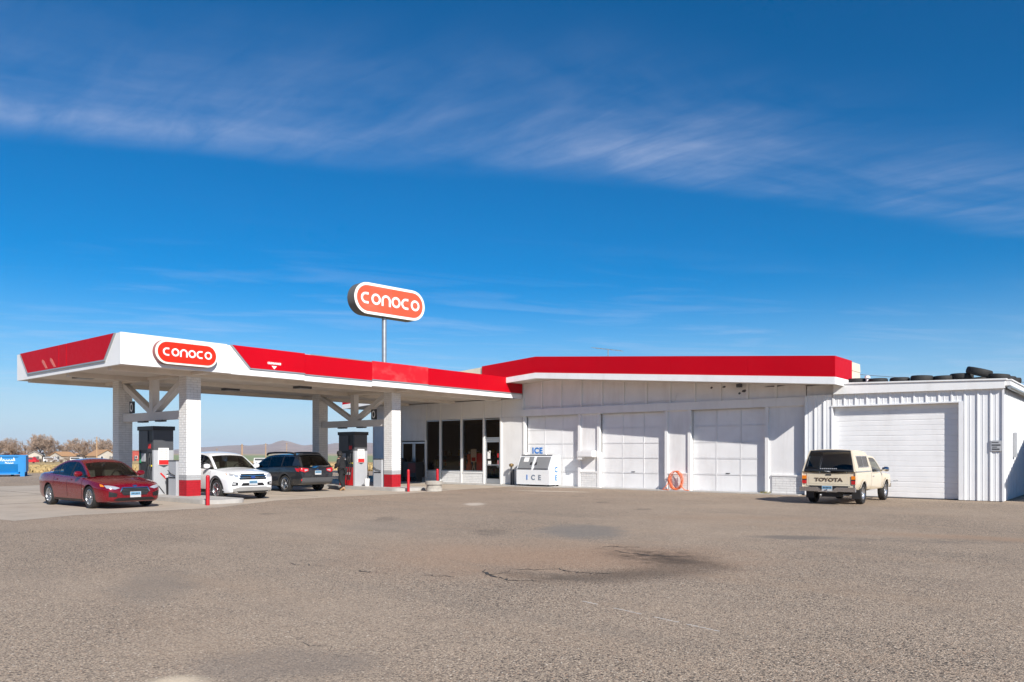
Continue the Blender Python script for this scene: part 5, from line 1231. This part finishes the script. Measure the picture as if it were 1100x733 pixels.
# ---- cream pickup with a topper, facing +Y
def pickup():
    c = thing('pickup_truck', 'old cream pickup with a matching camper topper by the shed door', 'pickup', (-8.0, 27.95, .005), R(90.5)); p = M['car_cream']
    st = [(2.18,.46,.86,.82,.74,.70), (2.14,.42,.90,.87,.80,.74), (2.02,.40,.94,.91,.835,.77), (1.45,.40,.98,.95,.845,.78), (1.0,.40,1.02,.985,.845,.79), (.9,.40,1.0,.99,.845,.80), (0,.40,.95,1.0,.845,.81), (-.45,.40,.98,1.02,.845,.82), (-.5,.42,1.0,1.04,.845,.83), (-1.4,.42,1.0,1.04,.848,.83), (-2.24,.46,1.0,1.04,.84,.825), (-2.28,.46,1.0,1.035,.83,.815)]
    b, bv = lower_body(st, (1.42, -1.42), .34, .40, p, c, .85)
    cb = Cabin([(1.05,1.0), (.78,1.25), (.48,1.49), (.2,1.55), (-.15,1.555), (-.36,1.52), (-.43,1.3), (-.47,1.03)], lambda x: 1.0, .80, .64, 1.555, .03, wfun=lambda x: 1)
    i1 = cb.idx(.5); i2 = cb.idx(-.34); last = len(cb.rail)-1
    cb.sweep(0, i1, M['car_glass'], 'windshield', c, -.93, .93); cb.sweep(i1, i2, p, 'cab_roof', c); cb.flip = -1
    cb.sweep(i2, last, M['privacy'], 'cab_rear_window', c, -.85, .85)
    for f0, f1 in ((-1, -.85), (.85, 1)): cb.sweep(i2, last, p, 'cab_pillar', c, f0, f1, 2)
    cb.flip = None
    for f0, f1 in ((-1, -.93), (.93, 1)): cb.sweep(0, i1, p, 'a_pillar', c, f0, f1, 2)
    cb.side(1.0, -.45, p, 'cab_frame', c, n=30, lo=lambda x: cb.top(x)-.06, hi=lambda x: cb.top(x), off=.002)
    cb.side(.85, -.2, M['car_glass'], 'side_window', c, zhi=.07); cb.side(-.2, -.44, p, 'cab_pillar', c, n=4, zhi=.0, zlo=-.02)
    interior(c, .95, -.42, .74, .93, ((.05, .36), (.05, -.36)), (.5, .36))
    # topper
    tp = Cabin([(-.50,1.04), (-.50,1.35), (-.56,1.62), (-.9,1.70), (-1.5,1.735), (-1.9,1.735), (-2.08,1.70), (-2.2,1.35), (-2.29,1.05)], lambda x: 1.04, .835, .66, 1.74, .035)
    j1 = tp.idx(-.62); j2 = tp.idx(-2.06); lt = len(tp.rail)-1
    tp.sweep(j1-3, j2, p, 'topper_roof', c); tp.flip = 1; tp.sweep(0, j1, p, 'topper_front', c); tp.flip = -1
    tp.sweep(j2+2, lt-2, M['topper_glass'], 'topper_rear_window', c, -.93, .93, off=.004)
    for f0, f1 in ((-1, -.93), (.93, 1)): tp.sweep(j2, lt, p, 'topper_corner', c, f0, f1, 2)
    for f0, f1 in ((-.93, -.89), (.89, .93)): tp.sweep(j2+1, lt-1, M['dark'], 'window_gasket', c, f0, f1, 2, off=.008)
    tp.sweep(j2, j2+2, M['dark'], 'window_gasket', c, -.93, .93, off=.008); tp.sweep(lt-3, lt-1, M['dark'], 'window_gasket', c, -.93, .93, off=.008); tp.flip = None
    big = lambda x: tp.top(x)
    wx0, wx1, wz0, wz1 = -.66, -1.9, 1.18, 1.56
    tp.side(-.52, wx0, p, 'topper_side', c, zlo=0, zhi=0, n=5); tp.side(wx1, -2.26, p, 'topper_side', c, zlo=0, zhi=0, n=10)
    tp.side(wx0, wx1, p, 'topper_side', c, n=8, lo=lambda x: 1.04, hi=lambda x: wz0); tp.side(wx0, wx1, p, 'topper_side', c, n=8, lo=lambda x: wz1, hi=big)
    tp.side(wx0-.02, wx1+.02, M['topper_glass'], 'topper_side_window', c, n=4, lo=lambda x: wz0, hi=lambda x: wz1, off=-.004)
    for xa, xb in ((wx0, wx0-.03), (wx1+.03, wx1), (-1.27, -1.30)): tp.side(xa, xb, M['alu'], 'window_frame', c, n=1, lo=lambda x: wz0, hi=lambda x: wz1, off=.006)
    for za, zb_ in ((wz0, wz0+.025), (wz1-.025, wz1)): tp.side(wx0, wx1, M['alu'], 'window_frame', c, n=4, lo=lambda x: za, hi=lambda x: zb_, off=.007)
    tp.side(-.50, -2.28, M['trim_grey'], 'topper_base_trim', c, n=8, lo=lambda x: 1.035, hi=lambda x: 1.07, off=.012)
    mb = MB(); mb.box(-2.2, -.55, -.72, .72, .97, 1.0); mb.build('bed_liner', M['cabin'], c)
    # tailgate and lamps
    decal(bv, [(-.68,.60), (.68,.60), (.68,.99), (-.68,.99)], 'x', -1, p, 'tailgate', c, .012, 3)
    decal(bv, [(-.62,.66), (.62,.66), (.62,.88), (-.62,.88)], 'x', -1, p, 'tailgate_panel', c, .018, 3)
    t = put_text('TOYOTA', .155, T(-2.306, 0, .79) @ LEFT, mat('brown_letters', (.10,.065,.04), .5), c, name='tailgate_lettering', bold=.006, sx=1.35)
    decal(bv, [(-.09,.93), (.09,.93), (.09,.965), (-.09,.965)], 'x', -1, M['dark'], 'tailgate_handle', c, .022, 1)
    for s_ in (1, -1):
        for z0, z1, m, nm in ((.81, .92, 'lamp_amber', 'turn_signal'), (.775, .805, 'dark', 'lamp_divider'), (.66, .77, 'lamp_red', 'tail_light')):
            mb = MB(); mb.box(-2.315, -2.2, s_*.765-.062, s_*.765+.062, z0, z1); mb.build(nm, M[m], c)
        mirror(c, .72, .86, 1.10, s_, M['chrome'])
        for x in (1.42, -1.42):
            P = [(x+.47*math.cos(t), .34+.47*math.sin(t)) for t in [R(10)+R(160)*i/16 for i in range(17)]]+[(x+.405*math.cos(t), .34+.405*math.sin(t)) for t in [R(170)-R(160)*i/16 for i in range(17)]]
            decal(bv, P, 'y', s_, p, 'wheel_flare', c, .03, 1)
            wheel(c, x, s_*.735, .34, .22, s_, rimf=.6, steel=True, rim_m=M['rim'])
        mb = MB(); mb.box(-1.86, -1.84, s_*.72-.13, s_*.72+.13, .18, .55); mb.build('mud_flap', M['dark'], c)
    mb = MB()
    for s_ in (1, -1): mb.prism([(s_*.25, .42), (s_*.86, .42), (s_*.86, .56), (s_*.30, .56), (s_*.2, .50)], .10, T(-2.46, 0, 0) @ RIGHT)
    mb.box(-2.40, -2.28, -.3, .3, .40, .47); mb.build('rear_bumper', M['chrome'], c)
    mb = MB(); mb.box(-2.30, -2.22, -.6, .6, .44, .60); mb.build('bumper_bracket', M['dark'], c)
    plate(c, -2.44, 0, .52, -1)
    mb = MB(); mb.tube([(-2.48, 0, .40), (-2.48, 0, .46)], .025, 8); mb.lathe([(0, .04), (.028, .03), (.03, 0), (0, -.03)], 10, T(-2.48, 0, .47)); mb.build('tow_ball', M['chrome'], c)
    mb = MB(); mb.tube([(-1.42, -.6, .33), (-1.42, .6, .33)], .05, 8); mb.lathe([(0, -.12), (.1, -.08), (.13, 0), (.1, .08), (0, .12)], 12, T(-1.42, 0, .33)); mb.box(-2.2, 2.0, -.45, -.35, .36, .46); mb.box(-2.2, 2.0, .35, .45, .36, .46); mb.box(-2.15, -1.7, -.3, .25, .24, .40); mb.build('chassis', M['dark'], c)
    mb = MB(); mb.tube([(-2.2, -.45, .30), (-1.6, -.45, .30)], .03, 6); mb.build('exhaust', M['steel'], c)
    mb = MB(); mb.box(2.16, 2.26, -.82, .82, .44, .58); mb.build('front_bumper', M['chrome'], c)
    mb = MB(); mb.tube([(2.1, -.84, .62), (2.35, -.95, .66), (2.5, -.93, .68)], .012, 5); mb.tube([(2.36, -1.02, .66), (2.36, -.86, .66)], .012, 5); mb.build('tow_mirror_arm', M['steel'], c)
    seam(bv, c, [(-.48,1.03), (-.48,.45)]); seam(bv, c, [(.86,.98), (.86,.48)]); handles(bv, c, (-.25,), .88, M['chrome'], .07)
    mb = MB()
    for k in range(9): mb.box(-2.335, -2.331, -.27+.06*k, -.23+.06*k, 1.135, 1.165)
    mb.build('window_decal', M['grey_panel'], c)
pickup()
# ------------------------------------------------------------------ person in black at the far pump
def skin_mesh(name, verts, edges, radii, root=0, sub=2):
    me = bpy.data.meshes.new(name); me.from_pydata(verts, edges, []); o = bpy.data.objects.new(name, me); COL.objects.link(o)
    md = o.modifiers.new('skin', 'SKIN'); md.use_smooth_shade = True
    sv = me.skin_vertices[0].data
    for i, r in enumerate(radii):
        sv[i].radius = (r, r) if not isinstance(r, tuple) else r; sv[i].use_root = (i == root)
    s_ = o.modifiers.new('sub', 'SUBSURF'); s_.levels = sub; s_.render_levels = sub
    dg = bpy.context.evaluated_depsgraph_get(); out = bpy.data.meshes.new_from_object(o.evaluated_get(dg)); bpy.data.objects.remove(o)
    out.polygons.foreach_set('use_smooth', [True]*len(out.polygons)); return out
def person(loc, rz):
    p = thing('person', 'person in black coat and trousers refuelling the dark wagon', 'person', loc, rz)
    # facing +x; left is +y.  stooping a little, right hand out to the filler, left foot stepping back
    V = [(0,0,.92), (.02,0,1.08), (.07,0,1.26), (.10,0,1.40), (.12,0,1.48), (.16,0,1.60),          # 0-5 spine to head
         (.09,.17,1.38), (.10,.25,1.13), (.28,.22,.98), (.08,-.17,1.38), (.28,-.24,1.18), (.50,-.20,1.10),   # arms 6-11
         (.0,.09,.88), (.06,.11,.50), (-.12,.11,.13), (.0,-.09,.88), (.05,-.11,.48), (.02,-.11,.09),         # legs 12-17
         (-.05,.11,.06), (.12,-.11,.05), (.17,0,1.66)]
    E_ = [(0,1), (1,2), (2,3), (3,4), (4,5), (3,6), (6,7), (7,8), (3,9), (9,10), (10,11), (0,12), (12,13), (13,14), (0,15), (15,16), (16,17), (14,18), (17,19), (5,20)]
    Rr = [(.17,.14), (.16,.13), (.18,.14), (.12,.10), .062, .095, .085, .062, .045, .085, .062, .045, .105, .08, .06, .105, .08, .06, .055, .055, .085]
    skin = mat('skin', (.42,.24,.16), .6); me = skin_mesh('body', V, E_, Rr); link('body', me, skin, p)
    blk = mat('black_clothing', (.012,.012,.014), .9, bump=.4, bscale=18)
    # coat follows the body a little outside it
    V2 = V[:4]+[V[4]]+V[6:12]+[(.0,.06,.78), (0,-.06,.78)]
    E2 = [(0,1), (1,2), (2,3), (3,4), (3,5), (5,6), (6,7), (3,8), (8,9), (9,10), (0,11), (0,12)]
    R2 = [(.205,.175), (.19,.16), (.205,.165), (.14,.12), .075, .105, .082, .062, .105, .082, .062, .16, .16]
    link('coat', skin_mesh('coat', V2, E2, R2), blk, p)
    V3 = [V[0], V[12], V[13], V[14], V[15], V[16], V[17]]; E3 = [(0,1), (1,2), (2,3), (0,4), (4,5), (5,6)]; R3 = [(.17,.14), .12, .10, .082, .12, .10, .082]
    link('trousers', skin_mesh('trousers', V3, E3, R3), blk, p)
    mb = MB(); mb.lathe([(.115, -.03), (.118, .03), (.10, .09), (.05, .125), (0, .13)], 16, T(.155, 0, 1.63)); mb.build('cap', blk, p, smooth=50)
    mb = MB(); mb.lathe([(.105, .02), (.12, -.06), (.09, -.12), (.03, -.14)], 16, T(.13, 0, 1.62)); mb.build('hair', mat('dark_hair', (.015,.012,.01), .7), p, smooth=50)
    tan = mat('tan_shoe', (.45,.27,.12), .7)
    for (x, y, z, t_) in ((.05, -.11, .045, 0), (-.05, .11, .085, 35)):
        mb = MB(); mb.lathe([(0, -.13), (.045, -.11), (.055, -.02), (.05, .09), (.03, .15), (0, .165)], 12, T(x, y, z) @ Matrix.Rotation(R(t_), 4, 'Y') @ Matrix.Rotation(R(90), 4, 'Y') @ Matrix.Diagonal((.8, .9, 1, 1))); mb.build('shoe', tan, p, smooth=50, fix=True)
    for hx, hy, hz, sg in ((.55, -.19, 1.085, -1), (.33, .21, .955, 1)):
        mb = MB(); mb.lathe([(0, -.05), (.03, -.04), (.042, 0), (.036, .045), (0, .05)], 10, T(hx, hy, hz) @ Matrix.Rotation(R(100), 4, 'Y') @ Matrix.Diagonal((.6, 1, 1, 1)))
        for k in range(4): y0 = hy-.03+.02*k; mb.tube([(hx+.03, y0, hz), (hx+.07, y0, hz-.012), (hx+.085-.004*abs(k-1.5), y0, hz-.04)], .0095, 6)
        mb.tube([(hx, hy-sg*.035, hz+.005), (hx+.035, hy-sg*.055, hz+.0), (hx+.06, hy-sg*.045, hz-.02)], .010, 6)
        mb.build('hand', skin, p, smooth=50)
person((-27.55, 21.65, .005), R(205))

# ------------------------------------------------------------------ blue roll-off dumpster
px_, py_ = at(27, 55)
d = thing('dumpster', 'bright blue roll-off dumpster with white script lettering at the lot edge', 'dumpster', (px_, py_, 0), YAW+R(27))
DL = 6.4
mb = MB(); mb.prism([(0, .16), (1.75, .16), (1.75, 1.48), (0, 1.48), (0, .88), (.28, .28)], DL, T(-DL-.1, 0, 0) @ RIGHT); mb.build('hull', M['dumpster'], d)
mb = MB(); mb.box(-DL-.15, -.02, -.08, .02, 1.40, 1.52); mb.box(-DL-.15, -.02, 1.72, 1.83, 1.40, 1.52); mb.build('top_rail', M['dumpster'], d)
mb = MB(); mb.box(-DL-.1, -.5, -.01, .06, .14, .26); mb.build('bottom_rail', M['dumpster'], d)
mb = MB(); mb.box(-.42, .05, -.06, 1.8, .32, 1.47); mb.build('tail_gate', M['dumpster'], d)
for ya in (-.09, 1.66):
    mb = MB(); mb.box(-.30, -.02, ya, ya+.19, .0, 1.45); mb.build('corner_post', M['dumpster'], d)
for k in range(4):
    mb = MB(); x = -1.9-1.35*k; mb.prism([(-.055, .82), (.0, .82), (.25, .3), (.22, .25)], .09, T(x, 0, 0) @ RIGHT); mb.build('hull_rib', M['dumpster'], d)
for x in (-.8, -5.6):
    mb = MB(); mb.tube([(x, .3, .09), (x, .5, .09)], .09, 12); mb.build('roller', M['dark'], d)
def script(cx, z, w, seed, h):
    """loose painted handwriting, a run of slanted strokes as it reads from afar"""
    r = random.Random(seed); mb = MB(); x = cx-w/2; pts = []
    while x < cx+w/2:
        k = h*(1.0 if not pts else r.choice((.4, .45, .5, .9))); pts += [(x, z), (x+.05, z+k), (x+.09, z+k*.5), (x+.10, z)]; x += r.uniform(.12, .17)
    stroke(mb, [tuple(q) for q in pts], .035, .006, T(0, -.012, 0) @ FRONT); return mb
for cx_, w, z, s_, h in ((-2.1, .75, 1.10, 1, .27), (-1.05, .85, 1.10, 5, .27), (-2.05, .45, .93, 3, .1), (-.95, .5, .93, 7, .1)):
    mb = script(cx_, z, w, s_, h); mb.build('painted_script', M['white_print'], d, fix=True)
mb = MB(); mb.box(-2.5, -2.2, -.008, -.002, .78, .86); mb.build('red_mark', M['red_print'], d)

# ------------------------------------------------------------------ bare trees
M['bark'] = mat('grey_brown_bark', (.14,.098,.07), .95, var=.3, vscale=2)
M['twigs'] = mat('bare_twigs', (.34,.245,.18), .95, var=.3, vscale=.3)
def tree_meshes(seed, H):
    r = random.Random(seed); tr = MB(); cr = MB()
    def limb(p, d, l, rad, lv):
        n = 3; pts = [p]; q = Vector(p); dd = Vector(d)
        for i in range(n):
            dd = (dd+Vector((r.uniform(-.22, .22), r.uniform(-.22, .22), r.uniform(-.08, .16)))).normalized(); q = q+dd*l/n; pts.append(q.copy())
        (tr if lv < 2 else cr).tube(pts, [rad*(1-.55*i/n) for i in range(n+1)], 6 if lv < 2 else 3, cap=False)
        if lv >= 5: return
        for i in range(r.choice((4, 5)) if lv < 2 else 4 if lv < 4 else 5):
            k = r.choice((1, 2, 3, 3)); base = pts[k]; a = r.uniform(0, 6.283); sp = r.uniform(.45, .95)
            u = dd.cross(Vector((0, 0, 1))); u = u.normalized() if u.length > .01 else Vector((1, 0, 0)); v = dd.cross(u)
            nd = (dd+(u*math.cos(a)+v*math.sin(a))*sp+Vector((0, 0, .12))).normalized()
            limb(base, nd, l*r.uniform(.58, .80), max(rad*.52, .034), lv+1)
    limb(Vector((0, 0, 0)), Vector((0, 0, 1)), H*.30, H*.028, 0)
    return tr.mesh('trunk', smooth=60), cr.mesh('crown')
kinds = [tree_meshes(s_, 10) for s_ in (11, 23, 37, 51, 64)]
for a, b in kinds: a.materials.append(M['bark']); b.materials.append(M['twigs'])
tree_labels = ['bare tree at the left picture edge behind the dumpster', 'bare tree over the left end of the dumpster lettering', 'thin bare tree over the middle of the dumpster', 'bare tree over the right part of the dumpster', "bare tree above the dumpster's right corner post", 'bare tree just right of the dumpster', 'tall bare tree above the small white house', 'tallest spreading bare tree, above the blue-grey house', 'tall bare tree right of the blue-grey house', 'bare tree above the white parked van', 'bare tree behind the little tan-roofed house', 'bare tree above the left end of the mobile home', 'bare tree above the right end of the mobile home', "bare tree above the red sedan's front door", 'bare tree above the low orange-tan roof', 'bare tree left of the brown utility pole', 'bare tree right of the brown utility pole', 'bare tree over the tan gable roof', 'bare tree touching the left edge of the far brick column', 'bare tree mostly hidden by the far brick column']
spec = [(-14,290,1.02),(-3,310,1.1),(4,300,.95),(11,315,1.1),(18,305,.95),(27,310,1.0),(35,300,1.2),(42,305,1.28),(49,300,1.22),(57,312,1.1),(64,305,1.0),(71,318,.98),(79,310,1.02),(86,300,1.05),(93,312,1.0),(100,320,1.1),(107,316,1.12),(114,322,1.1),(121,318,1.05),(128,320,1.0)]
for i, (px, Z, s_) in enumerate(spec):
    x, y = at(px, Z); a, b = kinds[i % 5]
    t = thing('bare_tree', tree_labels[i], 'tree', (x, y, terrain(x, y)-.1), i*1.3, 'bare trees beyond the field'); t.scale = (s_*1.12, s_*1.12, s_*1.08)
    link('trunk', a, None, t); link('crown', b, None, t)
# distant shrubs in the yards
def far_house(px, Z, w, dpt, h, rh, wall, roofm, label, rz=0, gable=True):
    x, y = at(px, Z); o = thing('house', label, 'house', (x, y, terrain(x, y)-.05), YAW+rz)
    mb = MB(); mb.prism([(0, 0), (w, 0), (w, h), (w/2, h+rh) if gable else (w, h), (0, h)] if gable else [(0, 0), (w, 0), (w, h), (0, h)], dpt, T(-w/2, dpt, 0) @ FRONT); mb.build('wall', wall, o)
    mb = MB()
    if gable:
        for s_ in (-1, 1): mb.add([(s_*(w/2+.4), -.5, h-.25), (0, -.5, h+rh+.15), (0, dpt+.5, h+rh+.15), (s_*(w/2+.4), dpt+.5, h-.25), (s_*(w/2+.4), -.5, h-.05), (0, -.5, h+rh+.35), (0, dpt+.5, h+rh+.35), (s_*(w/2+.4), dpt+.5, h-.05)], [(0,1,2,3), (4,5,6,7), (0,1,5,4), (1,2,6,5), (2,3,7,6), (3,0,4,7)])
    else: mb.box(-w/2-.3, w/2+.3, -.3, dpt+.3, h, h+.35)
    mb.build('roof', roofm, o, fix=True)
    n = max(1, int(w/3.2))
    for k in range(n):
        xx = -w/2+w*(k+.5)/n; mb = MB(); mb.box(xx-.55, xx+.55, -.06, .02, 1.0, 2.2); f = mb.build('window', M['white'], o)
        mb = MB(); mb.box(xx-.45, xx+.45, -.075, -.061, 1.1, 2.1); mb.build('pane', M['dark_panel'], f)
    mb = MB(); mb.box(w*.12, w*.12+1, -.05, .03, 0, 2.1); mb.build('door', M['dark_panel'], o); return o
tanr = mat('tan_shingle_roof', (.42,.24,.12), .9); wh = mat('pale_house_wall', (.46,.42,.36), .8); red_ = mat('red_house_wall', (.42,.08,.06), .8); greyr = mat('grey_roof', (.30,.28,.27), .9); bl = mat('blue_grey_wall', (.38,.45,.50), .8)
far_house(47, 305, 6, 6, 2.2, 1.2, bl, greyr, 'pale blue-grey house among the bare trees')
far_house(37, 300, 5, 6, 2.6, 1.3, wh, greyr, 'small white house just right of the dumpster', .4)
far_house(60, 296, 6, 6, 2.4, 1.2, wh, tanr, 'little tan-roofed white house left of the tan-roofed pair', -.3)
far_house(68, 305, 9, 6, 2.4, .1, wh, greyr, 'long flat white mobile home below the trees', 0, False)
far_house(92, 320, 7, 6, 1.7, 1.3, wh, tanr, 'low house with an orange-tan roof behind the red sedan', 1.2)
far_house(115, 300, 8, 8, 2.4, 2.0, wh, tanr, 'tan gable-roofed house beside the far brick column', .95)
far_house(142, 330, 7, 8, 4.4, .1, red_, greyr, 'red flat-roofed building beyond the near pump', 0, False)
far_house(14, 318, 14, 7, 2.2, 1.1, mat('rust_wall', (.36,.13,.08), .9), mat('rust_roof', (.40,.15,.08), .9), 'rust-red long roof showing over the dumpster', .1)
# parked trailers and cars specks are built as low vehicles
def far_van(px, Z, col, label):
    x, y = at(px, Z); o = thing('parked_van', label, 'van', (x, y, terrain(x, y)), YAW)
    mb = MB(); mb.prism([(-2.2, .4), (2.2, .4), (2.2, 1.1), (1.5, 1.25), (1.0, 1.95), (-2.1, 1.95), (-2.2, 1.2)], 1.8, T(0, 1.8, 0) @ FRONT); mb.build('body', mat('van_paint', col, .4), o)
    mb = MB(); mb.prism([(.95, 1.25), (1.3, 1.25), (.9, 1.8), (-1.9, 1.8), (-1.9, 1.25)], .02, T(0, -.005, 0) @ FRONT); mb.build('side_glass', M['dark_panel'], o)
    for xx in (-1.4, 1.4):
        mb = MB(); mb.lathe([(0, -.1), (.36, -.1), (.36, .1), (0, .1)], 12, T(xx, .1, .36) @ Matrix.Rotation(R(90), 4, 'X')); mb.build('wheel', M['rubber'], o)
far_van(31.2, 250, (.55,.02,.03), 'small red van right behind the dumpster'); far_van(53, 270, (.7,.7,.7), 'white van parked in front of the pale houses'); far_van(82, 262, (.65,.63,.6), 'pale van in front of the mobile home')
far_van(281, 215, (.75,.75,.74), 'white van at the edge of the green field')
bush_at = [(30.5, 268), (34, 275), (39.5, 268), (44, 262), (51, 265), (57, 268), (64, 262), (70, 270), (76, 266), (84, 272), (89, 266), (97, 262), (108, 262), (120, 258)]
for i, (px, Z) in enumerate(bush_at):
    x, y = at(px, Z); b_ = thing('bare_shrub', 'low leafless brown shrub in the yards below the far trees', 'shrub', (x, y, terrain(x, y)-.4), i*2.1, 'bare shrubs before the far houses'); b_.scale = (.34, .34, .24+.05*(i % 3)); link('trunk', kinds[i % 5][0], None, b_); link('branches', kinds[i % 5][1], None, b_)
# utility poles
for px, Z, h, lab in ((260, 190, 5.6, 'tallest tan utility pole between column and wagon'), (285.5, 300, 7.2, 'thin utility pole over the green field'), (308, 420, 9.0, 'thin utility pole in front of the hill peak'), (104, 240, 8.5, 'brown utility pole among the bare trees'), (233, 420, 6.0, 'faint short utility pole nearest the white brick column')):
    x, y = at(px, Z); o = thing('utility_pole', lab, 'utility pole', (x, y, terrain(x, y)-.1))
    mb = MB(); mb.tube([(0, 0, 0), (0, 0, h)], [.22, .15], 8); mb.build('pole', mat('pole_wood', (.42,.27,.15), .9), o)
    mb = MB(); k_ = .45 if px == 260 else .9; mb.bar((-k_*_c, -k_*_s, h-.4), (k_*_c, k_*_s, h-.4), .10, .12); mb.build('crossarm', M['bark'], o)
# dashed-looking overhead cable right of the gable
mb = MB(); a = Vector((-30, 70, 10.45)); b = Vector((-4, 62, 6.2)); mb.tube([a.lerp(b, t/12)+Vector((0, 0, -.5*math.sin(math.pi*t/12))) for t in range(13)], .02, 4)
tag(mb.build('overhead_cable', M['steel']), 'thin overhead cable sagging beyond the shed roof', 'cable')
# ------------------------------------------------------------------ dry grass at the lot edge (uncountable)
mb = MB(); r = random.Random(5)
def tuft(x, y):
    z = terrain(x, y); h = r.uniform(.15, .5)
    for k in range(3):
        a = r.uniform(0, 6.28); dx, dy = .18*math.cos(a), .18*math.sin(a)
        mb.add([(x-dx, y-dy, z), (x+dx, y+dy, z), (x+dx*1.6+r.uniform(-.1, .1), y+dy*1.6, z+h), (x-dx*1.6, y-dy*1.6+r.uniform(-.1, .1), z+h*.8)], [(0, 1, 2, 3)])
for i in range(9000):
    px = r.uniform(-60, 480); Z = 62+75*r.random()**1.5; x, y = at(px, Z)
    if -75 < x and y < 47.5: continue
    if 103 < Z < 113: continue
    tuft(x, y)
g = mb.build('dry_grass', mat('dry_grass', (.46,.34,.16), .95, var=.35, vscale=.4)); tag(g, kind='stuff')
# pale bare patch behind the dumpster
# ------------------------------------------------------------------ unseen block added to cast shade on the shed's side wall
o = thing('shade_caster', 'unseen barn with a sloping roof right of the shed', 'shade_caster', (5, 34.7, 0))
def bz(y): return 4.6+(y+6)*.30
mb = MB(); mb.prism([(-6, 0), (9, 0), (9, bz(9)), (-6, bz(-6))], 6, T(-3, 0, 0) @ RIGHT); mb.build('wall', M['grey_panel'], o)
mb = MB(); mb.prism([(-6.3, bz(-6.3)), (9.3, bz(9.3)), (9.3, bz(9.3)+.12), (-6.3, bz(-6.3)+.12)], 6.6, T(-3.3, 0, 0) @ RIGHT); mb.build('roof', M['steel'], o)
mb = MB(); mb.box(-1.2, 1.2, -6.06, -6.001, 0, 3); mb.build('door', M['dark_panel'], o)
# ------------------------------------------------------------------ haze
def haze():
    m = bpy.data.materials.new('haze'); m.use_nodes = True; nt = m.node_tree; nt.nodes.clear()
    o = nt.nodes.new('ShaderNodeOutputMaterial'); v = nt.nodes.new('ShaderNodeVolumePrincipled')
    v.inputs['Color'].default_value = (.80,.87,1,1); v.inputs['Density'].default_value = HAZE; v.inputs['Anisotropy'].default_value = .0
    nt.links.new(v.outputs[0], o.inputs['Volume'])
    mb = MB(); mb.box(-9300, 9300, -9300, 9300, -4, 140); b = mb.build('haze', m); tag(b, kind='stuff')
HAZE = .00008
haze()
